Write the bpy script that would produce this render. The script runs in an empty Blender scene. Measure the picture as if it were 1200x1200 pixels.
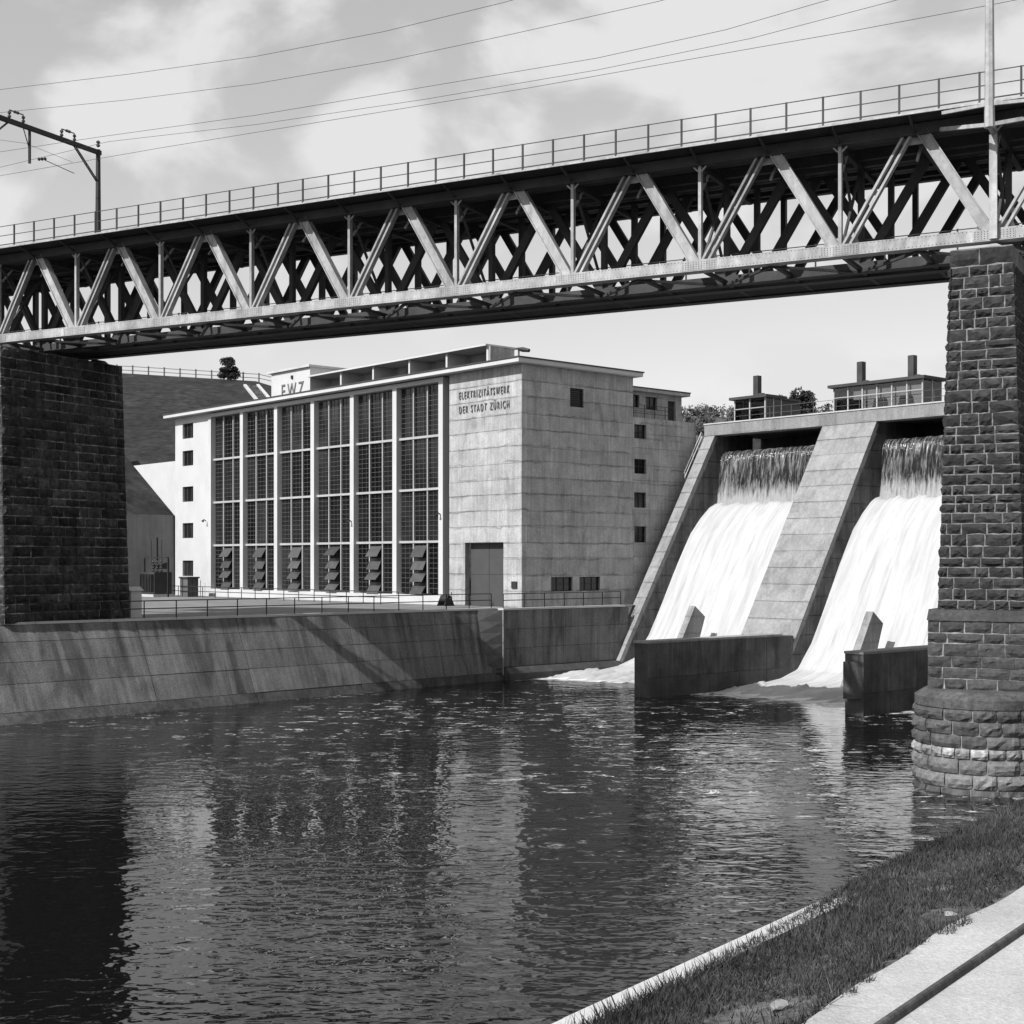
import bpy, bmesh, math, random
import numpy as np
from mathutils import Vector, Matrix
R = math.radians
random.seed(7)
SC = bpy.context.scene
COL = SC.collection

# ------------------------------------------------------------------ camera
EYE = 8.3
F = 1636.0            # focal length in photograph pixels (1200 px wide frame)
HORIZON = 658.0
cam_d = bpy.data.cameras.new('camera')
cam = bpy.data.objects.new('camera', cam_d)
COL.objects.link(cam)
cam.location = (0, 0, EYE)
cam.rotation_euler = (R(90), 0, 0)
cam_d.sensor_width = 36
cam_d.lens = 36 * F / 1200
cam_d.shift_y = (HORIZON - 600) / 1200
cam_d.clip_start = 0.5
cam_d.clip_end = 9000
SC.camera = cam

# ------------------------------------------------------------------ world, sun, exposure
SUN_H = Vector((-0.748, -0.664, 0)).normalized()
SUN_EL = R(42.2)
world = bpy.data.worlds.new('World')
SC.world = world
world.use_nodes = True
wn = world.node_tree.nodes; wl = world.node_tree.links
wn.clear()
w_out = wn.new('ShaderNodeOutputWorld')
w_bg = wn.new('ShaderNodeBackground')
w_bg.inputs['Strength'].default_value = 0.055
w_sky = wn.new('ShaderNodeTexSky')
w_sky.sky_type = 'NISHITA'
w_sky.sun_disc = False
w_sky.sun_elevation = SUN_EL
w_sky.sun_rotation = math.atan2(SUN_H.x, SUN_H.y)
w_sky.altitude = 400
w_sky.air_density = 1.0
w_sky.dust_density = 1.5
w_bw = wn.new('ShaderNodeRGBToBW')
w_co = wn.new('ShaderNodeTexCoord')
w_map = wn.new('ShaderNodeMapping')
w_map.inputs['Scale'].default_value = (1.0, 1.0, 1.5)
w_map.inputs['Location'].default_value = (0.15, 0.30, 0.36)
w_no = wn.new('ShaderNodeTexNoise')
w_no.inputs['Scale'].default_value = 7.5
w_no.inputs['Detail'].default_value = 7
w_no.inputs['Roughness'].default_value = 0.5
w_no.inputs['Distortion'].default_value = 0.25
w_mr = wn.new('ShaderNodeMapRange')
w_mr.interpolation_type = 'SMOOTHSTEP'
w_mr.inputs['From Min'].default_value = 0.47
w_mr.inputs['From Max'].default_value = 0.62
w_mr.inputs['To Min'].default_value = 0.0
w_mr.inputs['To Max'].default_value = 1.0
# cloud = even white, blended over the clear sky
w_mix = wn.new('ShaderNodeMix'); w_mix.data_type = 'FLOAT'
w_mix.inputs[3].default_value = 11.2
w_sc = wn.new('ShaderNodeMath'); w_sc.operation = 'MULTIPLY_ADD'
w_sc.inputs[1].default_value = 1.8; w_sc.inputs[2].default_value = 3.5
wl.new(w_sky.outputs[0], w_bw.inputs[0])
wl.new(w_bw.outputs[0], w_sc.inputs[0])
wl.new(w_co.outputs['Generated'], w_map.inputs[0])
wl.new(w_map.outputs[0], w_no.inputs['Vector'])
# cumulus banks where the photograph shows them, broken up by the noise
w_sum = None
for cpx, cpy, rad, amp in ((790, 70, 0.150, 0.22), (430, 170, 0.066, 0.25), (85, 128, 0.050, 0.15), (640, 130, 0.07, 0.08), (300, 330, 0.12, 0.06)):
    cd = Vector(((cpx-600)/F, 1.0, (HORIZON-cpy)/F)).normalized()
    vd = wn.new('ShaderNodeVectorMath'); vd.operation = 'DISTANCE'; vd.inputs[1].default_value = cd
    wl.new(w_co.outputs['Generated'], vd.inputs[0])
    mr = wn.new('ShaderNodeMapRange'); mr.interpolation_type = 'SMOOTHSTEP'
    for i_, v_ in enumerate((0.0, rad, amp, 0.0)): mr.inputs[i_+1].default_value = v_
    wl.new(vd.outputs['Value'], mr.inputs[0])
    ad = wn.new('ShaderNodeMath'); ad.operation = 'ADD'
    wl.new(w_no.outputs[0] if w_sum is None else w_sum, ad.inputs[0]); wl.new(mr.outputs[0], ad.inputs[1])
    w_sum = ad.outputs[0]
wl.new(w_sum, w_mr.inputs[0])
wl.new(w_mr.outputs[0], w_mix.inputs[0])
wl.new(w_sc.outputs[0], w_mix.inputs[2])
wl.new(w_mix.outputs[0], w_bg.inputs['Color'])
wl.new(w_bg.outputs[0], w_out.inputs[0])

sun_d = bpy.data.lights.new('sun', 'SUN')
sun_d.energy = 5.0
sun_d.angle = R(0.5)
sun_d.color = (1, 1, 1)
sun = bpy.data.objects.new('sun', sun_d)
COL.objects.link(sun)
sdir = Vector((SUN_H.x * math.cos(SUN_EL), SUN_H.y * math.cos(SUN_EL), math.sin(SUN_EL)))
sun.rotation_euler = sdir.to_track_quat('Z', 'Y').to_euler()
sun.location = (-60, -20, 80)

SC.view_settings.view_transform = 'Standard'
SC.view_settings.look = 'None'
SC.view_settings.gamma = 1
SC.view_settings.exposure = 0.35
SC.view_settings.use_curve_mapping = False
SC.render.engine = 'CYCLES'
SC.cycles.use_denoising = True
SC.cycles.max_bounces = 5
SC.cycles.diffuse_bounces = 2
SC.cycles.glossy_bounces = 3
SC.cycles.transparent_max_bounces = 8

# ------------------------------------------------------------------ frames of reference
BC = Vector((0.7, 100.8, 0))          # near corner of the power station
BX = Vector((0.662, -0.750, 0)).normalized()   # along the facade, towards the dam
BY = Vector((-BX.y, BX.x, 0))                  # into the building, upstream
BROT = math.atan2(BX.y, BX.x)
GC = Vector((18.08, 52.25, 0))        # bridge: foot of truss node over the right pier
GX = Vector((0.884, -0.468, 0)).normalized()
GY = Vector((-GX.y, GX.x, 0))
GROT = math.atan2(GX.y, GX.x)
def bw(x, y, z=0): return BC + BX * x + BY * y + Vector((0, 0, z))
def gw(x, y, z=0): return GC + GX * x + GY * y + Vector((0, 0, z))

# ------------------------------------------------------------------ helpers: meshes
class MB:
    def __init__(s): s.v = []; s.f = []
    def add(s, vs, fs):
        n = len(s.v)
        s.v += [tuple(p) for p in vs]
        s.f += [tuple(i + n for i in f) for f in fs]
        return s
    def box(s, x0, x1, y0, y1, z0, z1):
        vs = [(x0,y0,z0),(x1,y0,z0),(x1,y1,z0),(x0,y1,z0),(x0,y0,z1),(x1,y0,z1),(x1,y1,z1),(x0,y1,z1)]
        return s.add(vs, [(3,2,1,0),(4,5,6,7),(0,1,5,4),(1,2,6,5),(2,3,7,6),(3,0,4,7)])
    def pbox(s, P, a0, a1, d0, d1, z0, z1):
        vs = [P(a0,d0,z0),P(a1,d0,z0),P(a1,d1,z0),P(a0,d1,z0),P(a0,d0,z1),P(a1,d0,z1),P(a1,d1,z1),P(a0,d1,z1)]
        return s.add(vs, [(3,2,1,0),(4,5,6,7),(0,1,5,4),(1,2,6,5),(2,3,7,6),(3,0,4,7)])
    def beam(s, p0, p1, w, h, up=(0,0,1)):
        p0 = Vector(p0); p1 = Vector(p1); d = (p1 - p0).normalized()
        up = Vector(up)
        if abs(d.dot(up)) > 0.98: up = Vector((0,1,0))
        a = d.cross(up).normalized(); b = a.cross(d).normalized()
        vs = []
        for p in (p0, p1):
            for sa, sb in ((-1,-1),(1,-1),(1,1),(-1,1)):
                vs.append(p + a * (sa * w / 2) + b * (sb * h / 2))
        return s.add(vs, [(3,2,1,0),(4,5,6,7),(0,1,5,4),(1,2,6,5),(2,3,7,6),(3,0,4,7)])
    def tube(s, pts, r, n=6, cap=True):
        pts = [Vector(p) for p in pts]; base = len(s.v)
        for i, p in enumerate(pts):
            d = (pts[min(i+1, len(pts)-1)] - pts[max(i-1, 0)]).normalized()
            up = Vector((0,0,1)) if abs(d.z) < 0.95 else Vector((1,0,0))
            a = d.cross(up).normalized(); b = a.cross(d)
            rr = r[i] if isinstance(r, (list, tuple)) else r
            for k in range(n):
                t = 2*math.pi*k/n
                s.v.append(tuple(p + a*(math.cos(t)*rr) + b*(math.sin(t)*rr)))
        for i in range(len(pts)-1):
            for k in range(n):
                s.f.append((base+i*n+k, base+i*n+(k+1)%n, base+(i+1)*n+(k+1)%n, base+(i+1)*n+k))
        if cap:
            s.f.append(tuple(base+k for k in range(n))[::-1])
            s.f.append(tuple(base+(len(pts)-1)*n+k for k in range(n)))
        return s
    def prism(s, poly, fn, a0, a1):
        """poly: list of (u, w); fn(a, u, w) -> xyz; extruded from a0 to a1"""
        n = len(poly)
        vs = [fn(a0, u, w) for u, w in poly] + [fn(a1, u, w) for u, w in poly]
        fs = [tuple(range(n))[::-1], tuple(range(n, 2*n))]
        for i in range(n): fs.append((i, (i+1) % n, n+(i+1) % n, n+i))
        return s.add(vs, fs)
    def grid(s, nu, nv, fn):
        base = len(s.v)
        for j in range(nv+1):
            for i in range(nu+1): s.v.append(tuple(fn(i/nu, j/nv)))
        for j in range(nv):
            for i in range(nu):
                a = base+j*(nu+1)+i
                s.f.append((a, a+1, a+nu+2, a+nu+1))
        return s
    def mesh(s, name, smooth=False, fix=True):
        me = bpy.data.meshes.new(name)
        me.from_pydata(s.v, [], s.f)
        if fix and len(s.f) < 4000:
            bm = bmesh.new(); bm.from_mesh(me)
            bmesh.ops.recalc_face_normals(bm, faces=bm.faces)
            bm.to_mesh(me); bm.free()
        if smooth: me.polygons.foreach_set('use_smooth', [True]*len(me.polygons))
        me.update()
        return me
    def build(s, name, mat, parent=None, smooth=False, fix=True):
        return put(name, s.mesh(name, smooth, fix), mat, parent)

def put(name, me, mat, parent=None):
    o = bpy.data.objects.new(name, me)
    COL.objects.link(o)
    if mat is not None and not me.materials: me.materials.append(mat)
    if parent is not None: o.parent = parent
    return o
def tag(o, label, cat, group=None):
    o['label'] = label; o['category'] = cat
    if group: o['group'] = group
    return o
def thing(name, label, cat, loc=(0,0,0), rotz=0, group=None):
    o = bpy.data.objects.new(name, None); COL.objects.link(o)
    o.empty_display_size = 0.5
    o.location = loc; o.rotation_euler = (0, 0, rotz)
    return tag(o, label, cat, group)
def structure(o): o['kind'] = 'structure'; return o
def in_building(o): o.location = BC; o.rotation_euler = (0, 0, BROT); return o
def in_bridge(o): o.location = GC; o.rotation_euler = (0, 0, GROT); return o
def dup(root, loc=None, label=None):
    r = root.copy(); COL.objects.link(r)
    if loc is not None: r.location = loc
    if label: r['label'] = label
    for ch in list(root.children):
        c = ch.copy(); COL.objects.link(c); c.parent = r
        for g in list(ch.children):
            d = g.copy(); COL.objects.link(d); d.parent = c
    return r

# ------------------------------------------------------------------ helpers: materials (all neutral grey: the photograph is black and white)
class NT:
    def __init__(s, name):
        s.m = bpy.data.materials.new(name); s.m.use_nodes = True
        s.t = s.m.node_tree; s.t.nodes.clear()
        s.out = s.t.nodes.new('ShaderNodeOutputMaterial')
    def n(s, typ, **kw):
        nd = s.t.nodes.new(typ)
        for k, v in kw.items(): setattr(nd, k, v)
        return nd
    def l(s, a, b): s.t.links.new(a, b)
    def math(s, op, a, b=None, c=None, clamp=False):
        nd = s.n('ShaderNodeMath', operation=op, use_clamp=clamp)
        for i, x in enumerate((a, b, c)):
            if x is None: continue
            if isinstance(x, (int, float)): nd.inputs[i].default_value = x
            else: s.l(x, nd.inputs[i])
        return nd.outputs[0]
    def rng(s, x, f0, f1, t0, t1, smooth=False):
        nd = s.n('ShaderNodeMapRange')
        if smooth: nd.interpolation_type = 'SMOOTHSTEP'
        s.l(x, nd.inputs[0])
        for i, v in enumerate((f0, f1, t0, t1)): nd.inputs[i+1].default_value = v
        return nd.outputs[0]
    def pos(s, scale=(1,1,1), obj=False, rot=0):
        if obj: src = s.n('ShaderNodeTexCoord').outputs['Object']
        else: src = s.n('ShaderNodeNewGeometry').outputs['Position']
        mp = s.n('ShaderNodeMapping')
        mp.inputs['Scale'].default_value = scale
        mp.inputs['Rotation'].default_value = (0, 0, rot)
        s.l(src, mp.inputs[0])
        return mp.outputs[0]
    def noise(s, vec, scale, detail=4, rough=0.55, dist=0):
        nd = s.n('ShaderNodeTexNoise')
        nd.inputs['Scale'].default_value = scale; nd.inputs['Detail'].default_value = detail
        nd.inputs['Roughness'].default_value = rough; nd.inputs['Distortion'].default_value = dist
        s.l(vec, nd.inputs['Vector'])
        return nd.outputs[0]

def mat(name, v, var=0.2, scale=1.0, rough=0.8, rnd=0.0, streak=0.0, sscale=1.0, fine=0.0, fscale=12, bump=0.0, bscale=15, spec=0.25, metal=0.0, stain=0.0, lift=None, along=False):
    t = NT(name)
    bs = t.n('ShaderNodeBsdfPrincipled')
    bs.inputs['Roughness'].default_value = rough
    bs.inputs['Metallic'].default_value = metal
    bs.inputs['Specular IOR Level'].default_value = spec
    t.l(bs.outputs[0], t.out.inputs[0])
    x = t.rng(t.noise(t.pos(), scale, 5, 0.6), 0.3, 0.7, v*(1-var), v*(1+var))
    if streak:
        sv = t.noise(t.pos((0.10, 2.6*sscale, 0.10), obj=True) if along else t.pos((3.2*sscale, 3.2*sscale, 0.16*sscale)), 1.0, 4, 0.6)
        x = t.math('MULTIPLY', x, t.rng(sv, 0.3, 0.7, 1-streak, 1+streak))
    if fine:
        x = t.math('MULTIPLY', x, t.rng(t.noise(t.pos(), fscale, 3, 0.6), 0.3, 0.7, 1-fine, 1+fine))
    if stain:
        st = t.noise(t.pos((0.25, 1.0, 0.25), obj=True) if along else t.pos((1.0, 1.0, 0.35)), 0.55, 6, 0.62, 0.6)
        x = t.math('MULTIPLY', x, t.rng(st, 0.5, 0.66, 1.0, 1-stain, True))
    if lift:   # dirt gathered along the pour joints
        z = t.n('ShaderNodeSeparateXYZ'); t.l(t.n('ShaderNodeNewGeometry').outputs['Position'], z.inputs[0])
        wob = t.math('MULTIPLY', t.math('SUBTRACT', t.noise(t.pos((1,1,0.3)), 0.8, 4, 0.65), 0.5), 0.5)
        ph = t.math('FRACT', t.math('DIVIDE', t.math('SUBTRACT', t.math('ADD', z.outputs[2], wob), lift[0]), lift[1]))
        line = t.rng(t.math('ABSOLUTE', t.math('SUBTRACT', ph, 0.5)), 0.40, 0.5, 0.0, 1.0, True)
        pat = t.rng(t.noise(t.pos((0.6,0.6,1.2)), 0.7, 4, 0.6), 0.38, 0.62, 0.0, 1.0, True)
        x = t.math('MULTIPLY', x, t.math('SUBTRACT', 1.0, t.math('MULTIPLY', t.math('MULTIPLY', line, pat), lift[2])))
    if rnd:
        oi = t.n('ShaderNodeObjectInfo')
        x = t.math('MULTIPLY', x, t.rng(oi.outputs['Random'], 0, 1, 1-rnd, 1+rnd))
    t.l(x, bs.inputs['Base Color'])
    if bump:
        b = t.n('ShaderNodeBump'); b.inputs['Strength'].default_value = bump; b.inputs['Distance'].default_value = 0.04
        t.l(t.noise(t.pos(), bscale, 4, 0.6), b.inputs['Height'])
        t.l(b.outputs[0], bs.inputs['Normal'])
    return t.m

M = {}
M['concrete'] = mat('board-marked concrete', 0.33, 0.16, 0.9, 0.9, rnd=0.07, streak=0.17, sscale=1.4, fine=0.14, fscale=7, bump=0.45, stain=0.28, lift=(4.96, 1.177, 0.45))
M['concrete_core'] = mat('concrete joint', 0.22, 0.2, 1.5, 0.95)
M['render'] = mat('white render', 0.45, 0.05, 0.6, 0.9, fine=0.03, bump=0.1, stain=0.06)
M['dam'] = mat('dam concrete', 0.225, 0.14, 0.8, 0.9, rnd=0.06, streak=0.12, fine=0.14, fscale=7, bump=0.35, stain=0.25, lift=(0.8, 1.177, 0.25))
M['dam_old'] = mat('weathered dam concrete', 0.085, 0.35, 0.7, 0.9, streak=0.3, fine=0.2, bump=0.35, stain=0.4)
M['quay'] = mat('weathered quay concrete', 0.12, 0.22, 0.5, 0.92, rnd=0.12, streak=0.30, fine=0.28, bump=0.5, stain=0.5, along=True)
M['quay_wet'] = mat('algae on the quay foot', 0.06, 0.4, 0.6, 0.8, rnd=0.1, streak=0.3, fine=0.3, bump=0.5, stain=0.4)
M['quay_joint'] = mat('quay joint', 0.075, 0.3, 1, 0.95)
M['wet'] = mat('wet algae concrete', 0.055, 0.4, 0.8, 0.6, streak=0.2, fine=0.2, bump=0.3)
M['coping'] = mat('pale coping', 0.42, 0.12, 0.8, 0.9, rnd=0.06, fine=0.1)
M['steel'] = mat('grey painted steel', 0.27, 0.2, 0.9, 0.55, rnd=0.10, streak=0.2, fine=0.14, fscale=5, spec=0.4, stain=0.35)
M['darkened'] = mat('dark and shade-toned steel', 0.045, 0.3, 0.8, 0.7, rnd=0.1, fine=0.15)  # bridge shade put into the steel colour; also serves plain dark ironwork
M['black'] = mat('black iron', 0.025, 0.2, 2.0, 0.6)
M['deck'] = mat('shade-dark timber', 0.035, 0.3, 1.2, 0.9, fine=0.2)  # timber tone carries the shade under the deck
M['stone_dark'] = mat('soot-stained sandstone', 0.030, 0.35, 0.9, 0.95, rnd=0.28, fine=0.35, fscale=5, bump=0.9, bscale=7)
M['mortar'] = mat('lime mortar', 0.16, 0.3, 1.5, 0.95, fine=0.2)
M['mortar_dark'] = mat('soot-stained mortar', 0.16, 0.8, 0.45, 0.95, fine=0.4, fscale=3, streak=0.5, stain=0.7)
M['stone_left'] = mat('black stained stone', 0.034, 0.6, 0.5, 0.95, rnd=0.5, streak=0.45, fine=0.4, fscale=4, bump=1.0, bscale=6)
M['stone_pale'] = mat('washed sandstone', 0.14, 0.3, 1.0, 0.95, rnd=0.25, fine=0.3, fscale=6, bump=0.9, bscale=8)
M['stone_band'] = mat('lime-washed waterline stone', 0.24, 0.4, 2.0, 0.95, rnd=0.3, fine=0.4, fscale=6, bump=1.0, bscale=7)
M['stone_mid'] = mat('worn sandstone', 0.07, 0.35, 1.0, 0.95, rnd=0.25, fine=0.35, fscale=6, bump=1.0, bscale=7)
M['plinth'] = mat('grey sandstone', 0.05, 0.25, 1.0, 0.95, rnd=0.18, fine=0.3, fscale=6, bump=0.9, bscale=8)
M['bar'] = mat('glazing bar paint', 0.08, 0.1, 1.0, 0.6)
M['mullion'] = mat('mullion paint', 0.34, 0.1, 1.0, 0.6)
M['sash'] = mat('tilted sash', 0.055, 0.2, 2.0, 0.3, rnd=0.25, spec=0.4)
M['door'] = mat('grey sheet door', 0.06, 0.08, 1.0, 0.6, fine=0.05)
M['roof'] = mat('roofing felt', 0.05, 0.2, 1.0, 0.9)
M['hill'] = mat('hill grass', 0.020, 0.45, 0.14, 1.0, fine=0.6, fscale=0.9, bump=1.0, bscale=1.2, stain=0.35)
M['woods'] = mat('far wood', 0.075, 0.4, 0.03, 1.0, fine=0.4, fscale=0.25, bump=1.0, bscale=0.3)
M['leaf'] = mat('leaf', 0.03, 0.4, 1.0, 0.8, fine=0.2)
M['grass'] = mat('grass blades', 0.042, 0.65, 0.5, 0.8, fine=0.8, fscale=10, stain=0.5)
M['soil'] = mat('dry soil', 0.085, 0.6, 1.2, 1.0, fine=0.4, fscale=9, bump=0.6, bscale=14)
M['gravel'] = mat('pale gravel path', 0.36, 0.14, 0.9, 0.95, fine=0.16, fscale=22, bump=0.5, bscale=30, stain=0.14)
M['yard'] = mat('gravel yard', 0.16, 0.25, 0.4, 0.95, fine=0.15, fscale=6)
M['bed'] = mat('river bed', 0.05, 0.3, 0.1, 1.0)
M['timber'] = mat('weathered dark timber', 0.06, 0.4, 2.0, 0.8, fine=0.3, fscale=8, bump=0.5, bscale=20)
M['ceramic'] = mat('brown insulator', 0.05, 0.1, 3.0, 0.2, spec=0.6)
M['pale'] = mat('pale stone', 0.24, 0.25, 3.0, 0.9, rnd=0.2, bump=0.6, bscale=12)
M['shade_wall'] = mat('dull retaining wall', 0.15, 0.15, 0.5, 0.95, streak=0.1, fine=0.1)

def glass_mat():
    t = NT('dark glazing')
    b = t.n('ShaderNodeBsdfPrincipled')
    b.inputs['Roughness'].default_value = 0.12
    b.inputs['Specular IOR Level'].default_value = 0.33
    oi = t.n('ShaderNodeObjectInfo')
    x = t.rng(oi.outputs['Random'], 0, 1, 0.003, 0.02)
    x = t.math('MULTIPLY', x, t.rng(t.noise(t.pos(), 0.5, 3), 0.3, 0.7, 0.5, 1.6))
    t.l(x, b.inputs['Base Color'])
    bp = t.n('ShaderNodeBump'); bp.inputs['Strength'].default_value = 0.08; bp.inputs['Distance'].default_value = 0.05
    t.l(t.noise(t.pos(), 1.3, 2), bp.inputs['Height']); t.l(bp.outputs[0], b.inputs['Normal'])
    t.l(b.outputs[0], t.out.inputs[0])
    return t.m
M['glass'] = glass_mat()
def clear_glass():
    t = NT('cabin glass')
    g = t.n('ShaderNodeBsdfGlossy'); g.inputs['Roughness'].default_value = 0.03
    tr = t.n('ShaderNodeBsdfTransparent'); tr.inputs[0].default_value = (0.72, 0.72, 0.72, 1)
    mx = t.n('ShaderNodeMixShader'); fr = t.n('ShaderNodeFresnel'); fr.inputs[0].default_value = 1.5
    t.l(fr.outputs[0], mx.inputs[0]); t.l(tr.outputs[0], mx.inputs[1]); t.l(g.outputs[0], mx.inputs[2])
    t.l(mx.outputs[0], t.out.inputs[0])
    return t.m
M['cabin_glass'] = clear_glass()

def river_mat():
    t = NT('river water')
    p = t.n('ShaderNodeBsdfPrincipled')
    p.inputs['Base Color'].default_value = (0.004, 0.004, 0.004, 1)
    p.inputs['Roughness'].default_value = 0.02
    p.inputs['IOR'].default_value = 1.33
    p.inputs['Specular IOR Level'].default_value = 0.5
    ob = t.n('ShaderNodeTexCoord').outputs['Object']
    sp = t.n('ShaderNodeSeparateXYZ'); t.l(ob, sp.inputs[0])
    # ripples: long swell + wind ripples, slightly drawn out across the stream
    wv = t.pos((0.8, 1.15, 1))
    n1 = t.noise(wv, 0.42, 1, 0.5, 0.3)
    n2 = t.noise(wv, 1.5, 1, 0.5, 0.4)
    n3 = t.noise(wv, 4.2, 1, 0.5, 0.2)
    rough_area = t.rng(t.noise(t.pos(), 0.05, 2), 0.36, 0.64, 0.3, 1.6)
    h = t.math('ADD', t.math('MULTIPLY', n1, 0.05), t.math('ADD', t.math('MULTIPLY', n2, 0.044), t.math('MULTIPLY', n3, 0.012)))
    h = t.math('MULTIPLY', h, rough_area)
    b = t.n('ShaderNodeBump'); b.inputs['Strength'].default_value = 1.0; b.inputs['Distance'].default_value = 1.0
    t.l(h, b.inputs['Height']); t.l(b.outputs[0], p.inputs['Normal'])
    # foam: boils below the spillways, thin streaks drifting downstream
    fd = t.n('ShaderNodeBsdfDiffuse'); fd.inputs[0].default_value = (0.6, 0.6, 0.6, 1)
    near = t.rng(sp.outputs['Y'], -7.0, 7.0, 0.0, 1.0, True)
    fn = t.noise(t.pos((1, 1, 1)), 0.9, 6, 0.7, 0.6)
    gx = t.math('MULTIPLY', t.rng(sp.outputs['X'], 1.0, 3.0, 0.0, 1.0, True), 1.0)
    boil = t.math('MULTIPLY', t.rng(t.math('ADD', fn, t.math('MULTIPLY', near, 0.75)), 0.74, 0.98, 0.0, 1.0, True), gx)
    sn = t.noise(t.pos((0.55, 1.5, 1), rot=0.25), 0.42, 5, 0.6, 1.6)
    ridge = t.math('ABSOLUTE', t.math('SUBTRACT', sn, 0.5))
    band = t.rng(ridge, 0.0, 0.022, 1.0, 0.0, True)
    brk = t.rng(t.noise(t.pos(), 0.8, 5, 0.7), 0.50, 0.60, 0.0, 1.0, True)
    zone = t.math('MULTIPLY', t.rng(sp.outputs['Y'], -46, -26, 0.0, 1.0, True), t.rng(t.noise(t.pos(), 0.09, 2), 0.38, 0.52, 0.0, 1.0, True))
    streak = t.math('MULTIPLY', t.math('MULTIPLY', band, brk), zone)
    foam = t.math('MAXIMUM', boil, t.math('MULTIPLY', streak, 0.85))
    mx = t.n('ShaderNodeMixShader')
    t.l(foam, mx.inputs[0]); t.l(p.outputs[0], mx.inputs[1]); t.l(fd.outputs[0], mx.inputs[2])
    t.l(mx.outputs[0], t.out.inputs[0])
    return t.m
M['river'] = river_mat()
def white_water():
    t = NT('white water')
    p = t.n('ShaderNodeBsdfPrincipled')
    p.inputs['Roughness'].default_value = 0.7; p.inputs['Specular IOR Level'].default_value = 0.2
    s = t.noise(t.pos((2.2, 0.22, 0.16), obj=True), 1.2, 6, 0.65, 0.4)
    t.l(t.rng(s, 0.30, 0.60, 0.30, 0.43), p.inputs['Base Color'])
    b = t.n('ShaderNodeBump'); b.inputs['Strength'].default_value = 0.35; b.inputs['Distance'].default_value = 0.15
    t.l(t.noise(t.pos((2.4, 0.5, 0.35), obj=True), 1.8, 5, 0.6), b.inputs['Height']); t.l(b.outputs[0], p.inputs['Normal'])
    t.l(p.outputs[0], t.out.inputs[0])
    return t.m
M['white_water'] = white_water()
def curtain_mat():
    t = NT('falling water')
    p = t.n('ShaderNodeBsdfPrincipled')
    p.inputs['Roughness'].default_value = 0.12; p.inputs['IOR'].default_value = 1.33
    s = t.noise(t.pos((5.0, 1.0, 0.55), obj=True), 1.3, 6, 0.7, 0.4)
    sp = t.n('ShaderNodeSeparateXYZ'); t.l(t.n('ShaderNodeTexCoord').outputs['Object'], sp.inputs[0])
    low = t.rng(sp.outputs['Z'], 12.7, 14.8, 0.34, 0.0, True)
    x = t.rng(t.math('ADD', s, low), 0.47, 0.76, 0.015, 0.32)
    t.l(x, p.inputs['Base Color'])
    b = t.n('ShaderNodeBump'); b.inputs['Strength'].default_value = 0.8; b.inputs['Distance'].default_value = 0.15
    t.l(t.noise(t.pos((4.0, 1.0, 0.5), obj=True), 1.6, 4, 0.6), b.inputs['Height']); t.l(b.outputs[0], p.inputs['Normal'])
    t.l(p.outputs[0], t.out.inputs[0])
    return t.m
M['curtain'] = curtain_mat()

# ------------------------------------------------------------------ the setting: ground, water, banks
structure(MB().add([(-4000,-4000,-2.2),(4000,-4000,-2.2),(4000,4000,-2.2),(-4000,4000,-2.2)], [(0,1,2,3)]).build('ground', M['bed'], fix=False))
river = structure(MB().grid(8, 8, lambda u, v: (-60+150*u, -150+159.5*v, 0.0)).build('river_water', M['river'], fix=False))
in_building(river)

YARD = 4.96
def quay_toe(q): return 1.4 + (-3 - q) * 0.0973 if q < -3 else 1.4
def quay_top(q): return 0.5 + (-3 - q) * 0.0200 if q < -3 else 1.4
yard = MB()
yv = [(-130,-80),(quay_top(-80)-0.3,-80),(quay_top(-40)-0.3,-40),(quay_top(-3.01)-0.3,-3),(1.1,-3),(1.1,19),(-130,19)]
yard.add([(x,y,YARD) for x,y in yv], [tuple(range(len(yv)))])
in_building(structure(yard.build('yard_ground', M['yard'], fix=False)))

# near bank at the lower right: wall, grass strip, path
BD = Vector((0.601, 0.799, 0)).normalized(); BN = Vector((BD.y, -BD.x, 0))
BB = Vector((0.52, 14.3, 0))
def bank(s, o, z): return BB + BD*s + BN*o + Vector((0,0,z))
def grass_z(o, s=0): 
    k = min(max((o-0.3)/2.2, 0), 1)
    return 3.56 + 0.44*k + 0.05*math.sin(s*0.9+o*2)*k*(1-k)*4
def verge_in(s): return min(max((s-2.0)/6.0, 0), 1)      # how far the turf has grown over the coping
def soil_pt(u, v):
    s = -24+110*u; k = verge_in(s); o = (0.34-0.42*k)*(1-v) + 2.75*v
    return bank(s, o, grass_z(o, s) + 0.10*k*max(0, 1-(o+0.1)/1.2))
soil = MB().grid(160, 12, soil_pt)
structure(soil.build('grass_verge', M['soil'], smooth=True, fix=False))
pr = random.Random(5)
edge = [2.48 + 0.05*math.sin(k*0.21) + 0.03*math.sin(k*0.53+1) for k in range(441)]
path = MB().grid(440, 3, lambda u, v: bank(-24+110*u, edge[int(round(u*440))] if v == 0 else 2.55+40*v*v, 4.0 + (0.02 if v == 0 else 0)))
structure(path.build('gravel_path', M['gravel'], fix=False))

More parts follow.
